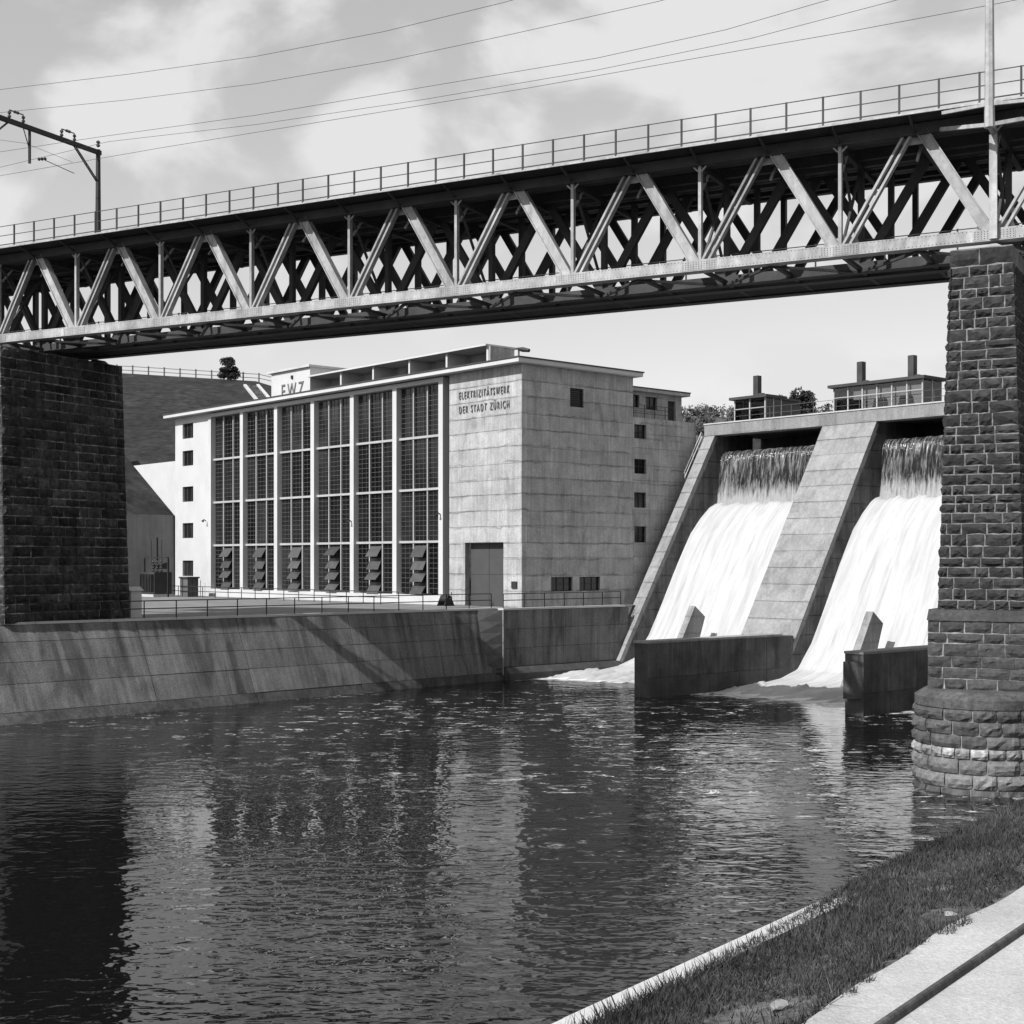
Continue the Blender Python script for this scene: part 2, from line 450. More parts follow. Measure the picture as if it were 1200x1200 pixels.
# ------------------------------------------------------------------ hills behind
def hill_h(X, Y):
    px = 600 + F*X/Y
    ridge = 37.0 if px < 140 else (37.0 - (px-140)/178*1.4 if px < 318 else 35.6 - (px-318)*0.11)
    ridge = max(ridge, 14)
    k = min(max((Y-150)/62, 0), 1)
    z = 15 + (ridge-15)*(k*(1.25-0.25*k)) if ridge > 15 else ridge*k+4
    if Y > 212: z = ridge + (Y-212)*0.002 - max(0, (Y-225))*0.05
    z += 0.25*math.sin(X*0.23+Y*0.11)*math.sin(Y*0.31)*(1 if Y < 205 else 0.2)
    return z
hill = MB().grid(70, 44, lambda u, v: (lambda X, Y: (X, Y, hill_h(X, Y)))(-190+235*u, 150+110*v))
structure(hill.build('grass_hill', M['hill'], smooth=True, fix=False))
hr = random.Random(11)
def far_h(a):
    return 50 + 2.0*math.sin(a*7+1.0) + 1.5*math.sin(a*17)
ridge_pts = [far_h(-0.9+1.8*i/480) for i in range(481)]
def far_fn(u, v):
    a = -0.9+1.8*u; d = 330+v*130
    k = math.sin(min(v*1.2, 1)*math.pi/2)
    return (d*math.sin(a), d*math.cos(a), 10 + (ridge_pts[int(round(u*480))]-10)*k)
structure(MB().grid(480, 26, far_fn).build('far_hill', M['woods'], smooth=True, fix=False))
fw = MB(); fr_ = random.Random(77)
for _ in range(520):
    u_ = (0.06+0.30*fr_.random()+0.9)/1.8; v_ = 0.35+0.5*fr_.random()
    bx0, by0, bz0 = far_fn(u_, v_); rr_ = fr_.uniform(1.0, 2.3)
    for _k in range(70):
        d = Vector((fr_.gauss(0,1), fr_.gauss(0,1), fr_.gauss(0,1))).normalized()*rr_*fr_.random()**0.33
        p = Vector((bx0, by0, bz0+rr_*0.7))+Vector((d.x, d.y, d.z*1.1))
        e1 = Vector((fr_.gauss(0,1), fr_.gauss(0,1), fr_.gauss(0,1))).normalized(); e2 = e1.orthogonal().normalized(); q_ = fr_.uniform(0.25, 0.5)
        fw.add([p-e1*q_, p+e2*q_*0.7, p+e1*q_, p-e2*q_*0.7], [(0,1,2,3)])
o = fw.build('far_wood', M['woods'], fix=False); o['kind'] = 'stuff'; o['label'] = 'distant wood covering the far hill beyond the dam'; o['category'] = 'wood'
in_building(structure(MB().add([(0,21.5,17.25),(160,21.5,17.25),(160,260,17.25),(0,260,17.25)], [(0,1,2,3)]).build('reservoir_water', M['river'], fix=False)))

# embankment beside the power station: slope above a plain retaining wall
emb = MB().prism([(-52.6,12.9),(-75,26.5),(-75,4),(-52.6,4)], lambda a,u,w: (u, a, w), -40, 0.25)
in_building(structure(emb.build('embankment', M['hill'])))

# ------------------------------------------------------------------ masonry
def stone_unit(seed):
    r = random.Random(seed); m = MB(); nx, nz = 4, 3
    idx = {}
    for j in range(nz+1):
        for i in range(nx+1):
            b = i in (0, nx) or j in (0, nz)
            x = -0.5 + i/nx; z = -0.5 + j/nz
            if b:
                x += r.uniform(-0.018, 0.018); z += r.uniform(-0.045, 0.045); y = r.uniform(0.28, 0.5)
            else:
                x += r.uniform(-0.05, 0.05); z += r.uniform(-0.05, 0.05); y = r.uniform(-0.5, 0.2)
            idx[i, j] = len(m.v); m.v.append((x, y, z))
    for j in range(nz):
        for i in range(nx): m.f.append((idx[i,j], idx[i+1,j], idx[i+1,j+1], idx[i,j+1]))
    ring = [idx[i,0] for i in range(nx+1)] + [idx[nx,j] for j in range(1,nz+1)] + [idx[i,nz] for i in range(nx-1,-1,-1)] + [idx[0,j] for j in range(nz-1,0,-1)]
    b0 = len(m.v)
    for k in ring: m.v.append((m.v[k][0], 1.0, m.v[k][2]))
    n = len(ring)
    for k in range(n): m.f.append((ring[k], b0+k, b0+(k+1)%n, ring[(k+1)%n]))
    return m
STONES = {}
def stone_mesh(key, k, material):
    if (key, k) not in STONES:
        me = stone_unit(k*13+hash(key) % 7 if False else k*13+len(key)).mesh('stone', fix=False)
        me.materials.append(material); STONES[key, k] = me
    return STONES[key, k]
def lay_face(parent, key, material, org, u, w, n, width, z_list, lens, gap, depth, rng, joined=None):
    """org: lower left of a face, u along, w up the face, n outward; courses between z_list (distance along w)."""
    u = Vector(u).normalized(); w = Vector(w).normalized(); n = Vector(n).normalized()
    cnt = 0
    for c in range(len(z_list)-1):
        h0, h1 = z_list[c], z_list[c+1]; hm = (h0+h1)/2
        x0, x1 = width(hm)
        xs = [x0]; x = x0 + rng.uniform(*lens)*(0.55 if c % 2 else 1.0)
        while x < x1 - lens[0]*0.7:
            xs.append(x); x += rng.uniform(*lens)
        xs.append(x1)
        for a, b in zip(xs, xs[1:]):
            L = b-a-gap; H = h1-h0-gap
            D = depth*rng.uniform(0.8, 1.25)
            p = Vector(org) + u*((a+b)/2) + w*hm + n*(D*0.62)
            mtx = Matrix(((u.x*L, -n.x*D, w.x*H, p.x), (u.y*L, -n.y*D, w.y*H, p.y), (u.z*L, -n.z*D, w.z*H, p.z), (0,0,0,1)))
            me = stone_mesh(key, rng.randrange(14), material)
            if joined is None:
                o = bpy.data.objects.new('stone', me); COL.objects.link(o)
                o.parent = parent; o.matrix_local = mtx
            else:
                joined.add([mtx @ v.co for v in me.vertices], [tuple(pl.vertices) for pl in me.polygons])
            cnt += 1
    return cnt
def courses(h, lo, hi, rng):
    z = [0.0]
    while z[-1] < h - lo*0.9: z.append(z[-1]+rng.uniform(lo, hi))
    k = h/z[-1]
    return [q*k for q in z]

# --- right pier (bridge frame)
PZ = 19.83
rg = random.Random(21)
pr1 = in_bridge(thing('bridge_pier', 'dark soot-stained rock-faced stone pier on round pale base, right edge of river', 'pier'))
PCX = -0.27; BAT = 0.033
def hw(z): return 1.08 + (PZ-z)*BAT
Z0 = 6.55
m = MB()
cb = [(PCX-hw(Z0), -1.30-(PZ-Z0)*BAT*0.5), (PCX+hw(Z0), -1.30-(PZ-Z0)*BAT*0.5), (PCX+hw(Z0), 8.7), (PCX-hw(Z0), 8.7)]
ct = [(PCX-hw(PZ), -1.30), (PCX+hw(PZ), -1.30), (PCX+hw(PZ), 8.5), (PCX-hw(PZ), 8.5)]
m.add([(x,y,Z0) for x,y in cb]+[(x,y,PZ) for x,y in ct], [(0,1,5,4),(1,2,6,5),(2,3,7,6),(3,0,4,7),(4,5,6,7)])
m.build('mortar_core', M['mortar'], pr1)
hgt = PZ-Z0-0.66
zl = courses(hgt, 0.31, 0.47, rg)
wv = Vector((0, BAT*0.5, 1))
lay_face(pr1, 'dark', M['stone_dark'], (PCX, -1.30-(PZ-Z0)*BAT*0.5, Z0), (1,0,0), wv, (0,-1,0), lambda h: (-hw(Z0+h)-0.03, hw(Z0+h)+0.03), zl, (0.40, 1.0), 0.055, 0.115, rg)
# cap course of large blocks
lay_face(pr1, 'dark', M['stone_dark'], (PCX, -1.30-(PZ-Z0)*BAT*0.5, Z0), (1,0,0), wv, (0,-1,0), lambda h: (-hw(PZ)-0.05, hw(PZ)+0.05), [hgt+0.02, hgt+0.64], (0.8, 1.5), 0.045, 0.10, rg)
# river-side return faces
sv = Vector((-BAT, 0, 1)); sv2 = Vector((BAT, 0, 1))
lay_face(pr1, 'dark', M['stone_dark'], (PCX+hw(Z0), -1.50, Z0), (0,1,0), sv, (1,0,0), lambda h: (-0.03+h*0.016, 2.3), zl, (0.5, 1.1), 0.050, 0.085, rg)
jm = MB()
lay_face(pr1, 'dark', M['stone_dark'], (PCX+hw(Z0), 0.8, Z0), (0,1,0), sv, (1,0,0), lambda h: (0, 7.8), zl, (0.5, 1.2), 0.050, 0.085, rg, jm)
lay_face(pr1, 'dark', M['stone_dark'], (PCX-hw(Z0), -1.5, Z0), (0,1,0), sv2, (-1,0,0), lambda h: (0.05, 10.1), zl, (0.5, 1.2), 0.050, 0.085, rg, jm)
o = jm.build('stonework', M['stone_dark'], pr1, fix=False); o['kind'] = 'stuff'
# plinth
PW = hw(Z0)+0.30; PF = -1.30-(PZ-Z0)*BAT*0.5-0.30
m = MB(); m.box(PCX-PW, PCX+PW, PF, 9.0, 3.4, Z0-0.42)
m.build('plinth_core', M['mortar_dark'], pr1)
m = MB()   # sloping weathering course on the plinth
m.prism([(PF-0.08, Z0-0.42),(PF+0.30, Z0-0.02),(9.0, Z0-0.02),(9.0, Z0-0.42)], lambda a,u,w: (a, u, w), PCX-PW-0.04, PCX+PW+0.04)
m.build('weathering_course', M['plinth'], pr1)
zl2 = courses(Z0-0.42-3.55, 0.36, 0.46, rg)
lay_face(pr1, 'plinth', M['plinth'], (PCX, PF, 3.55), (1,0,0), (0,0,1), (0,-1,0), lambda h: (-PW-0.03, PW+0.03), zl2, (0.6, 1.3), 0.05, 0.085, rg)
lay_face(pr1, 'plinth', M['plinth'], (PCX+PW, PF, 3.55), (0,1,0), (0,0,1), (1,0,0), lambda h: (0, 4.0), zl2, (0.6, 1.3), 0.05, 0.085, rg)
# round-nosed base
DR = 2.42; DCY = -0.95
def drum_pt(s, r):
    """s: running length along the nose, 0 at the left straight side start"""
    arc = math.pi*DR
    if s < 0: return (PCX-r, DCY-s)
    if s > arc: return (PCX+r, DCY+(s-arc))
    a = math.pi + s/DR
    return (PCX+r*math.cos(a), DCY+r*math.sin(a))
m = MB(); n = 40
ss = [-9.5] + [math.pi*DR*k/n for k in range(n+1)] + [math.pi*DR+9.5]
low = [drum_pt(s, DR-0.05) for s in ss]
m.add([(x,y,-1.5) for x,y in low]+[(x,y,3.22) for x,y in low], [(i,i+1,len(low)+i+1,len(low)+i) for i in range(len(low)-1)])
m.build('base_core', M['mortar'], pr1, fix=False)
m = MB()
up = [drum_pt(s, DR+0.02) for s in ss]; inn = [drum_pt(s, DR-0.35) for s in ss]
k = len(ss)
m.add([(x,y,3.05) for x,y in up]+[(x,y,3.38) for x,y in up]+[(x,y,3.62) for x,y in inn],
      [(i,i+1,k+i+1,k+i) for i in range(k-1)]+[(k+i,k+i+1,2*k+i+1,2*k+i) for i in range(k-1)]+[tuple(range(2*k,3*k))])
m.build('base_ledge', M['stone_mid'], pr1, fix=False)
zz = [-0.35, 0.22, 0.74, 1.28, 1.66, 2.12, 2.62, 3.04]
for c in range(len(zz)-1):
    s = -1.6 + rg.uniform(0, 0.6); z0, z1 = zz[c]+0.02, zz[c+1]-0.025
    while s < math.pi*DR+1.4:
        L = rg.uniform(0.75, 1.35)*(0.6 if c == 3 else 1)
        m = MB(); ns = 5; proud = rg.uniform(0.0, 0.05)
        for j in range(4):
            for i in range(ns+1):
                b = i in (0, ns) or j in (0, 3)
                r_ = DR + proud + (0 if b else rg.uniform(0.03, 0.13)) - (0.05 if (i in (0,ns) and j in (0,3)) else 0)
                if j == 0 or j == 3: r_ -= 0.0
                x, y = drum_pt(s+0.03+(L-0.06)*i/ns, r_)
                m.v.append((x, y, z0+(z1-z0)*j/3 + (0 if b else rg.uniform(-.03,.03))))
        q = ns+1
        for j in range(3):
            for i in range(ns): m.f.append((j*q+i, j*q+i+1, (j+1)*q+i+1, (j+1)*q+i))
        bk = len(m.v); ring = list(range(q)) + [j*q+ns for j in (1,2)] + [3*q+i for i in range(ns,-1,-1)] + [j*q for j in (2,1)]
        for t in ring:
            x, y, z = m.v[t]; dx, dy = x-PCX, (y-DCY if y < DCY else 0); d = math.hypot(dx, dy) or 1
            m.v.append((x-dx/d*0.25, y-dy/d*0.25, z))
        for t in range(len(ring)): m.f.append((ring[t], ring[(t+1)%len(ring)], bk+(t+1)%len(ring), bk+t))
        m.build('stone', M[('wet','stone_pale','stone_pale',rg.choice(['stone_band','stone_band','stone_pale']),rg.choice(['stone_mid','stone_mid','stone_pale']),'stone_mid','stone_mid')[c]], pr1, fix=False)
        s += L
# bearing
m = MB(); m.prism([(-0.55,PZ+0.004),(0.55,PZ+0.004),(0.42,PZ+0.14),(0.10,PZ+0.30),(-0.10,PZ+0.30),(-0.42,PZ+0.14)], lambda a,u,w: (u, a, w), -0.35, 0.35)
m.build('bearing', M['steel'], pr1)

# --- left pier
pr2 = in_bridge(thing('bridge_pier', 'wide blackened stone pier behind the quay coping under left bridge end', 'pier'))
LX = -50.5; LY0, LY1 = -1.6, 7.45; LB = 0.022
m = MB()
Zb = 4.95
def lx(z): return LX + (PZ-z)*LB
m.add([(LX-5,LY0,Zb),(lx(Zb),LY0,Zb),(lx(Zb),LY1+0.3,Zb),(LX-5,LY1+0.3,Zb),(LX-5,LY0,PZ),(LX,LY0,PZ),(LX,LY1,PZ),(LX-5,LY1,PZ)], [(0,1,5,4),(1,2,6,5),(2,3,7,6),(3,0,4,7),(4,5,6,7)])
m.build('mortar_core', M['mortar_dark'], pr2)
zl = courses(PZ-Zb, 0.42, 0.60, rg)
jm = MB()
nvis = lay_face(pr2, 'left', M['stone_left'], (lx(Zb), LY0, Zb), (0,1,0), (-LB,0,1), (1,0,0), lambda h: (-0.03, LY1-LY0+0.3-h*0.019+0.03), zl, (0.55, 1.5), 0.065, 0.13, rg)
lay_face(pr2, 'left', M['stone_left'], (LX-5, LY0, Zb), (1,0,0), (0,0,1), (0,-1,0), lambda h: (0, 5+lx(Zb+h)-LX), zl, (0.7, 1.4), 0.05, 0.09, rg, jm)
o = jm.build('stonework', M['stone_left'], pr2, fix=False); o['kind'] = 'stuff'
for yy in (0.0, 6.6):
    m = MB(); m.prism([(-0.6,PZ+0.004),(0.6,PZ+0.004),(0.2,PZ+0.3),(-0.2,PZ+0.3)], lambda a,u,w: (LX-1.0+u, a, w), yy-0.35, yy+0.35)
    m.build('bearing', M['darkened'], pr2)

# ------------------------------------------------------------------ railway bridge
PANEL = 5.82
CB0, CB1 = 20.26, 20.74       # bottom chord
CT0, CT1 = 24.62, 25.06       # top chord
bridge = in_bridge(thing('railway_bridge', 'steel lattice railway bridge with railing crossing the whole picture', 'bridge'))
XL, XR = -63.0, 12.5
NODES = range(-2, 11)
def near_truss():
    y = 0.0; st = M['steel']
    m = MB(); m.box(XL, XR, y-0.20, y+0.20, CB0+0.03, CB1); m.box(XL, XR, y-0.30, y+0.30, CB0, CB0+0.027)
    bc = m.build('bottom_chord', st, bridge)
    m = MB(); m.box(XL, XR, y-0.20, y+0.20, CT0+0.03, CT1); m.box(XL, XR, y-0.30, y+0.30, CT0, CT0+0.027)
    m.build('top_chord', M['darkened'], bridge)  # shade of the walkway painted as a darker steel
    for i in NODES:
        xb = -PANEL*i
        # vertical: two angles and a web
        m = MB(); m.box(xb-0.03, xb+0.03, y-0.10, y+0.10, CB1-0.3, CT0+0.0)
        m.box(xb-0.065, xb+0.065, y-0.115, y-0.10, CB1-0.3, CT0); m.box(xb-0.065, xb+0.065, y+0.10, y+0.115, CB1-0.3, CT0)
        m.beam((xb-0.03, y-0.06, CT0-0.26), (xb-0.27, y-0.06, CT0-0.02), 0.05, 0.06)
        m.beam((xb+0.03, y-0.06, CT0-0.26), (xb+0.27, y-0.06, CT0-0.02), 0.05, 0.06)
        m.build('vertical_post', st, bridge)
        # falling diagonal: broad box with edge angles
        xt = xb - PANEL/2
        p0 = Vector((xt+0.28, y, CT0+0.10)); p1 = Vector((xb-0.16, y, CB1-0.18))
        d = (p1-p0).normalized(); s_ = Vector((d.z, 0, -d.x))
        m = MB(); m.beam(p0, p1, 0.26, 0.34, up=s_)
        for e in (-1, 1): m.beam(p0+s_*(0.195*e), p1+s_*(0.195*e), 0.40, 0.045, up=s_)
        m.build('diagonal', st, bridge)
        # rising diagonal: two flats with a gap and batten plates
        xt = xb + PANEL/2
        p0 = Vector((xb+0.16, y, CB1-0.18)); p1 = Vector((xt-0.28, y, CT0+0.10))
        d = (p1-p0).normalized(); s_ = Vector((-d.z, 0, d.x))
        m = MB()
        for e in (-1, 1): m.beam(p0+s_*(0.12*e), p1+s_*(0.12*e), 0.30, 0.09, up=s_)
        for q in (0.2, 0.5, 0.8): m.beam(p0.lerp(p1, q-0.02)+Vector((0,0.13,0)), p0.lerp(p1, q+0.02)+Vector((0,0.13,0)), 0.03, 0.15, up=s_)
        m.build('diagonal', st, bridge)
        # gussets
        m = MB(); m.prism([(xb-0.8,CB1-0.25),(xb+0.8,CB1-0.25),(xb+0.62,CB1+0.32),(xb-0.62,CB1+0.32)], lambda a,u,w: (u,a,w), y+0.10, y+0.125)
        m.build('gusset_plate', st, bridge); m = MB()
        m.prism([(xb+PANEL/2-0.75,CT0+0.2),(xb+PANEL/2+0.75,CT0+0.2),(xb+PANEL/2+0.5,CT0-0.28),(xb+PANEL/2-0.5,CT0-0.28)], lambda a,u,w: (u,a,w), y+0.10, y+0.125)
        m.build('gusset_plate', st, bridge)
        # splice plate on the chord face
        m = MB(); m.box(xb-0.75, xb+0.75, y-0.216, y-0.205, CB0+0.06, CB1-0.03); m.build('splice_plate', st, bc)
near_truss()
rv = MB()
def rivet(x, y, z, r=0.022):
    rv.add([(x-r,y,z),(x+r,y,z),(x,y,z-r),(x,y,z+r),(x,y-r*0.8,z)], [(0,2,4),(2,1,4),(1,3,4),(3,0,4)])
x = -57.0
while x < 9:
    rivet(x, -0.204, CB0+0.09); rivet(x+0.06, -0.204, CB1-0.05); x += 0.15
for i in NODES:
    xb = -PANEL*i
    for a in range(-6, 7):
        for b in range(4): rivet(xb+a*0.115, -0.219, CB0+0.12+b*0.085)
o = rv.build('rivets', M['darkened'], bridge, fix=False); o['kind'] = 'stuff'
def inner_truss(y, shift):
    st = M['darkened']  # shaded copy of the truss steel, under-deck shade in its colour
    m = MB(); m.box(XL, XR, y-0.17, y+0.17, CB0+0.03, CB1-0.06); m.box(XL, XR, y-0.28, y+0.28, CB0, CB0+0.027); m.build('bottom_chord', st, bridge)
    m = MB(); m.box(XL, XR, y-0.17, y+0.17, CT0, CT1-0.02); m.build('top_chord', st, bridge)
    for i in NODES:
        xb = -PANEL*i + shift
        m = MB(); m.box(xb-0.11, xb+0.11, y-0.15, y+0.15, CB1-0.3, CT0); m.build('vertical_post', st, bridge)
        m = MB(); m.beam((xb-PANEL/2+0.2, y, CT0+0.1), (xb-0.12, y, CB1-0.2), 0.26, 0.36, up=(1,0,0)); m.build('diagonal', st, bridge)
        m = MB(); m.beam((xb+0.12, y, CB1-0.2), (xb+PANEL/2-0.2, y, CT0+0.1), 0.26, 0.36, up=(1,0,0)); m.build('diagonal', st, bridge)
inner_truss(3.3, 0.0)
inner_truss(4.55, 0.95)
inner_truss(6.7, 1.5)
# deck and floor steel, with the shade beneath painted into the colours
m = MB(); m.box(XL, XR, -0.25, 6.95, 25.10, 25.32); m.build('deck', M['deck'], bridge)
for yy in (0.75, 2.55, 4.0, 5.2, 6.2):
    m = MB(); m.box(XL, XR, yy-0.12, yy+0.12, 24.70, 25.095); m.build('stringer', M['darkened'], bridge)
for i in range(-4, 22):
    xb = -PANEL/2*i
    m = MB(); m.box(xb-0.10, xb+0.10, 0.21, 6.5, 24.50, 24.69); m.build('floor_beam', M['darkened'], bridge)
    m = MB(); m.beam((xb, 0.25, 23.75), (xb, 0.95, 24.5), 0.10, 0.08); m.build('knee_brace', M['steel'], bridge)
    m = MB(); m.box(xb-0.08, xb+0.08, 0.21, 6.5, CB0+0.05, CB0+0.20); m.build('cross_beam', M['darkened'], bridge)
    if i < 21:
        x2 = xb - PANEL/2
        m = MB(); m.beam((xb, 0.25, CB0-0.02), (x2, 3.05, CB0-0.02), 0.14, 0.10) if i % 2 else m.beam((xb, 3.05, CB0-0.02), (x2, 0.25, CB0-0.02), 0.14, 0.10)
        m.build('lateral_brace', M['darkened'], bridge)  # shade below the bridge is part of the brace colour
# transverse sway frames
for i in range(-2, 11):
    xb = -PANEL*i
    m = MB(); m.beam((xb,0.25,CB1), (xb,3.1,CT0-0.2), 0.10, 0.10); m.build('sway_brace', M['darkened'], bridge)
    m = MB(); m.beam((xb,3.1,CB1), (xb,0.25,CT0-0.2), 0.10, 0.10); m.build('sway_brace', M['darkened'], bridge)
# footway on the far lower chords
m = MB(); m.box(XL, XR, 4.75, 6.5, CB0+0.06, CB0+0.16); m.build('footway_floor', M['deck'], bridge)
m = MB()
for zz_ in (0.55, 1.05): m.beam((XL, 3.62, CB1+zz_-0.1), (XR, 3.62, CB1+zz_-0.1), 0.035, 0.035)
fr = m.build('footway_rail', M['steel'], bridge)
for i in range(-3, 21):
    m = MB(); xb = -PANEL/2*i+0.9; m.box(xb-0.03, xb+0.03, 3.59, 3.65, CB1-0.1, CB1+1.0); m.build('rail_post', M['steel'], fr)
# cantilevered walkway and railing on the near side
m = MB(); m.box(XL, XR, -1.22, -0.253, 25.10, 25.16); m.build('walkway', M['deck'], bridge)
m = MB(); m.box(XL, XR, -1.30, -1.224, 25.10, 25.185); m.build('walkway_edge', M['steel'], bridge)
rail = MB()
for zz_ in (26.26, 25.76): rail.beam((XL, -1.27, zz_), (XR, -1.27, zz_), 0.028, 0.032)
rail.beam((XL, -1.27, 25.27), (XR, -1.27, 25.27), 0.02, 0.05)
rl = rail.build('railing', M['darkened'], bridge)
post_me = None
for i in range(-8, 44):
    xb = -PANEL/4*i - 0.35
    if post_me is None:
        mm = MB(); mm.box(-0.035, 0.035, -0.035, 0.035, 0, 1.12); post_me = mm.mesh('railing_post'); post_me.materials.append(M['darkened'])
    o = put('railing_post', post_me, None, rl); o.location = (xb, -1.27, 25.16)
for i in range(-4, 22):
    xb = -PANEL/2*i
    m = MB(); m.beam((xb, -0.21, 24.72), (xb, -1.2, 25.07), 0.08, 0.10); m.build('walkway_bracket', M['darkened'], bridge)
for yy in (1.1, 2.55, 4.9, 6.35):
    m = MB(); m.box(XL, XR, yy-0.035, yy+0.035, 25.324, 25.47); m.build('rail', M['darkened'], bridge)

# catenary portals
def insulator(p, ax=(0,0,1), n=3, r=0.10, l=0.34):
    m = MB(); p = Vector(p); a = Vector(ax).normalized(); pts = []; rr = []
    for i in range(n):
        for dz, q in ((0.0,0.35),(0.3,1.0),(0.7,1.0),(1.0,0.35)):
            pts.append(p+a*(l*(i+dz)/n)); rr.append(r*q)
    m.tube(pts, rr, 8)
    return m
def portal(x, y0, y1, label, near=True, far=True):
    t = in_bridge(thing('catenary_portal', label, 'catenary portal', group='catenary portals on the bridge'))
    zt = 32.75; zd = 25.33
    for y, ok in ((y0, near), (y1, far)):
        if not ok: continue
        m = MB(); m.tube([(x,y,zd if y > 0 else 24.2),(x,y,zt+0.15)], [0.19,0.13], 8); m.build('mast', M['steel'] if y < 0 else M['black'], t)
        insulator((x,y,zt+0.3), (0,0,1), 2, 0.12, 0.4).build('insulator', M['ceramic'], t)
        d = 1 if y == y0 else -1
        for off in (-0.06, 0.06):
            m = MB(); m.beam((x+off, y+d*0.1, zt-1.75), (x+off, y+d*1.9, zt-0.12), 0.05, 0.06); m.build('brace', M['black'], t)
    m = MB(); m.box(x-0.09, x+0.09, y0, y1+0.2, zt-0.14, zt+0.12)
    b = m.build('crossbeam', M['black'], t)
    for yc in (1.25, 5.1):
        for dy in (-0.5, 0.5): insulator((x, yc+dy, zt+0.14), (0,0,1), 2, 0.10, 0.42).build('insulator', M['ceramic'], t)
        m = MB(); m.beam((x, yc-0.5, zt+0.6), (x, yc+0.5, zt+0.6), 0.05, 0.05); m.build('yoke', M['black'], t)
        insulator((x, yc-0.2, zt+0.6), (0,1,0), 2, 0.09, 0.4).build('insulator', M['ceramic'], t)
    yc = 2.2
    m = MB(); m.tube([(x,yc,zt-0.14),(x,yc,zt-2.0)], 0.085, 6); m.beam((x, yc-0.45, zt-0.14), (x, yc-0.02, zt-1.2), 0.04, 0.04); m.build('drop_arm', M['black'], t)
    insulator((x+0.35, yc+0.25, zt-1.75), (0.5,0.6,0.12), 3, 0.10, 0.5).build('insulator', M['ceramic'], t)
    m = MB(); m.tube([(x+0.5,yc+0.6,zt-1.72),(x+1.1,yc+2.3,zt-2.15)], 0.022, 5); m.build('steady_arm', M['black'], t)
    return t
portal(-52.4, -1.25, 7.5, 'black catenary portal with insulators above the left bridge end')
tr = portal(0.0, -1.25, 9.6, 'tall grey catenary mast rising from bridge over right pier')
# outrigger that carries the right mast
m = MB()
m.beam((0.0,-1.25,24.3), (-1.9,-0.45,24.62), 0.12, 0.14); m.beam((0.0,-1.25,24.3), (1.9,-0.45,24.62), 0.12, 0.14)
m.beam((0.0,-1.25,24.25), (0.0,-0.2,24.25), 0.14, 0.16)
m.beam((0.0,-1.25,25.05), (-1.7,-1.24,24.98), 0.10, 0.12); m.beam((0.0,-1.25,25.05), (1.7,-1.24,24.98), 0.10, 0.12)
m.build('outrigger', M['steel'], tr)
# heavy end post on the pier
m = MB(); m.box(-0.14, 0.14, -0.46, -0.31, CB0+0.04, 24.2); m.box(-0.07, 0.07, -0.31, -0.205, CB0+0.04, 24.2); m.build('end_post', M['steel'], bridge)

# overhead wires, each in its own vertical plane along the bridge
def wire(pts, yb, label):
    out = []
    for px, py in pts:
        r = (px-600)/F
        # solve GC + GX*x + GY*yb on this column
        cx, cy = GC.x+GY.x*yb, GC.y+GY.y*yb
        x = (r*cy-cx)/(GX.x-r*GX.y)
        Y = cy+GX.y*x
        out.append((x, yb, EYE+(HORIZON-py)*Y/F))
    o = MB().tube(out, 0.0115, 5).build('overhead_wire', M['black'], fix=False)
    in_bridge(o)
    tag(o, label, 'wire', 'overhead wires')
wire([(-60,112),(0,105),(150,87),(300,66),(450,37),(590,3),(700,-28)], -1.25, 'highest overhead wire, leaving the top of the picture furthest left')
wire([(-60,138),(0,132),(150,117),(300,98),(450,72),(600,40),(770,2),(900,-32)], 0.8, 'second overhead wire from the top, running past the white cloud')
wire([(-60,186),(0,178),(120,160),(300,135),(480,105),(700,68),(850,35),(960,3),(1060,-25)], 1.25, 'third overhead wire from the top above the bridge')
wire([(-60,206),(0,196),(127,166),(300,146),(500,116),(700,82),(880,45),(1040,3),(1130,-22)], 5.1, 'fourth overhead wire from the top, carried on the far track')
wire([(-60,216),(0,206),(190,173),(430,134),(620,103),(800,71),(1000,36),(1165,5),(1260,-14)], 2.6, 'lowest overhead wire, meeting the right mast near picture top')
wire([(-60,160),(0,164),(30,168),(120,186)][:3]+[(85,190)], 5.3, 'short registration wire hanging beside the left catenary portal')

# ------------------------------------------------------------------ quay wall
quay = in_building(thing('quay_wall', 'long weathered concrete quay wall sloping into the river on the left', 'wall'))
ZQ = 4.90
def qpt(q, w, out=0.0):
    tx, bx_ = quay_top(q), quay_toe(q)
    return (bx_ + (tx-bx_)*w + out, q, -1.0 + (ZQ+1.0)*w if False else (ZQ*w if w >= 0 else w*3))
m = MB(); m.grid(40, 8, lambda u, v: qpt(-75+72*u, -0.3+1.3*v, -0.02)); m.build('joint_face', M['quay_joint'], quay, fix=False)
qs = [-75,-62,-50,-40.5,-30.6,-24.0,-15.8,-8.6,-3.0]
ws = [-0.25, 0.11, 0.39, 0.61, 0.82, 1.0]
qr = random.Random(3)
for i in range(len(qs)-1):
    for j in range(len(ws)-1):
        q0, q1 = qs[i]+0.02, qs[i+1]-0.02; w0, w1 = ws[j]+0.0025, ws[j+1]-0.003
        e = qr.uniform(0.0, 0.035)
        m = MB(); nseg = 4
        vs = []
        for k in range(nseg+1):
            q = q0+(q1-q0)*k/nseg
            for w in (w0, w1): vs.append(qpt(q, w, 0.02+e))
            for w in (w0, w1): vs.append(qpt(q, w, -0.06))
        fs = []
        for k in range(nseg):
            a = 4*k
            fs += [(a,a+4,a+5,a+1),(a,a+2,a+6,a+4),(a+1,a+5,a+7,a+3)]
        fs += [(0,1,3,2),(4*nseg,4*nseg+2,4*nseg+3,4*nseg+1)]
        m.add(vs, fs); m.build('concrete_panel', M['quay_wet' if j == 0 else 'quay'], quay)
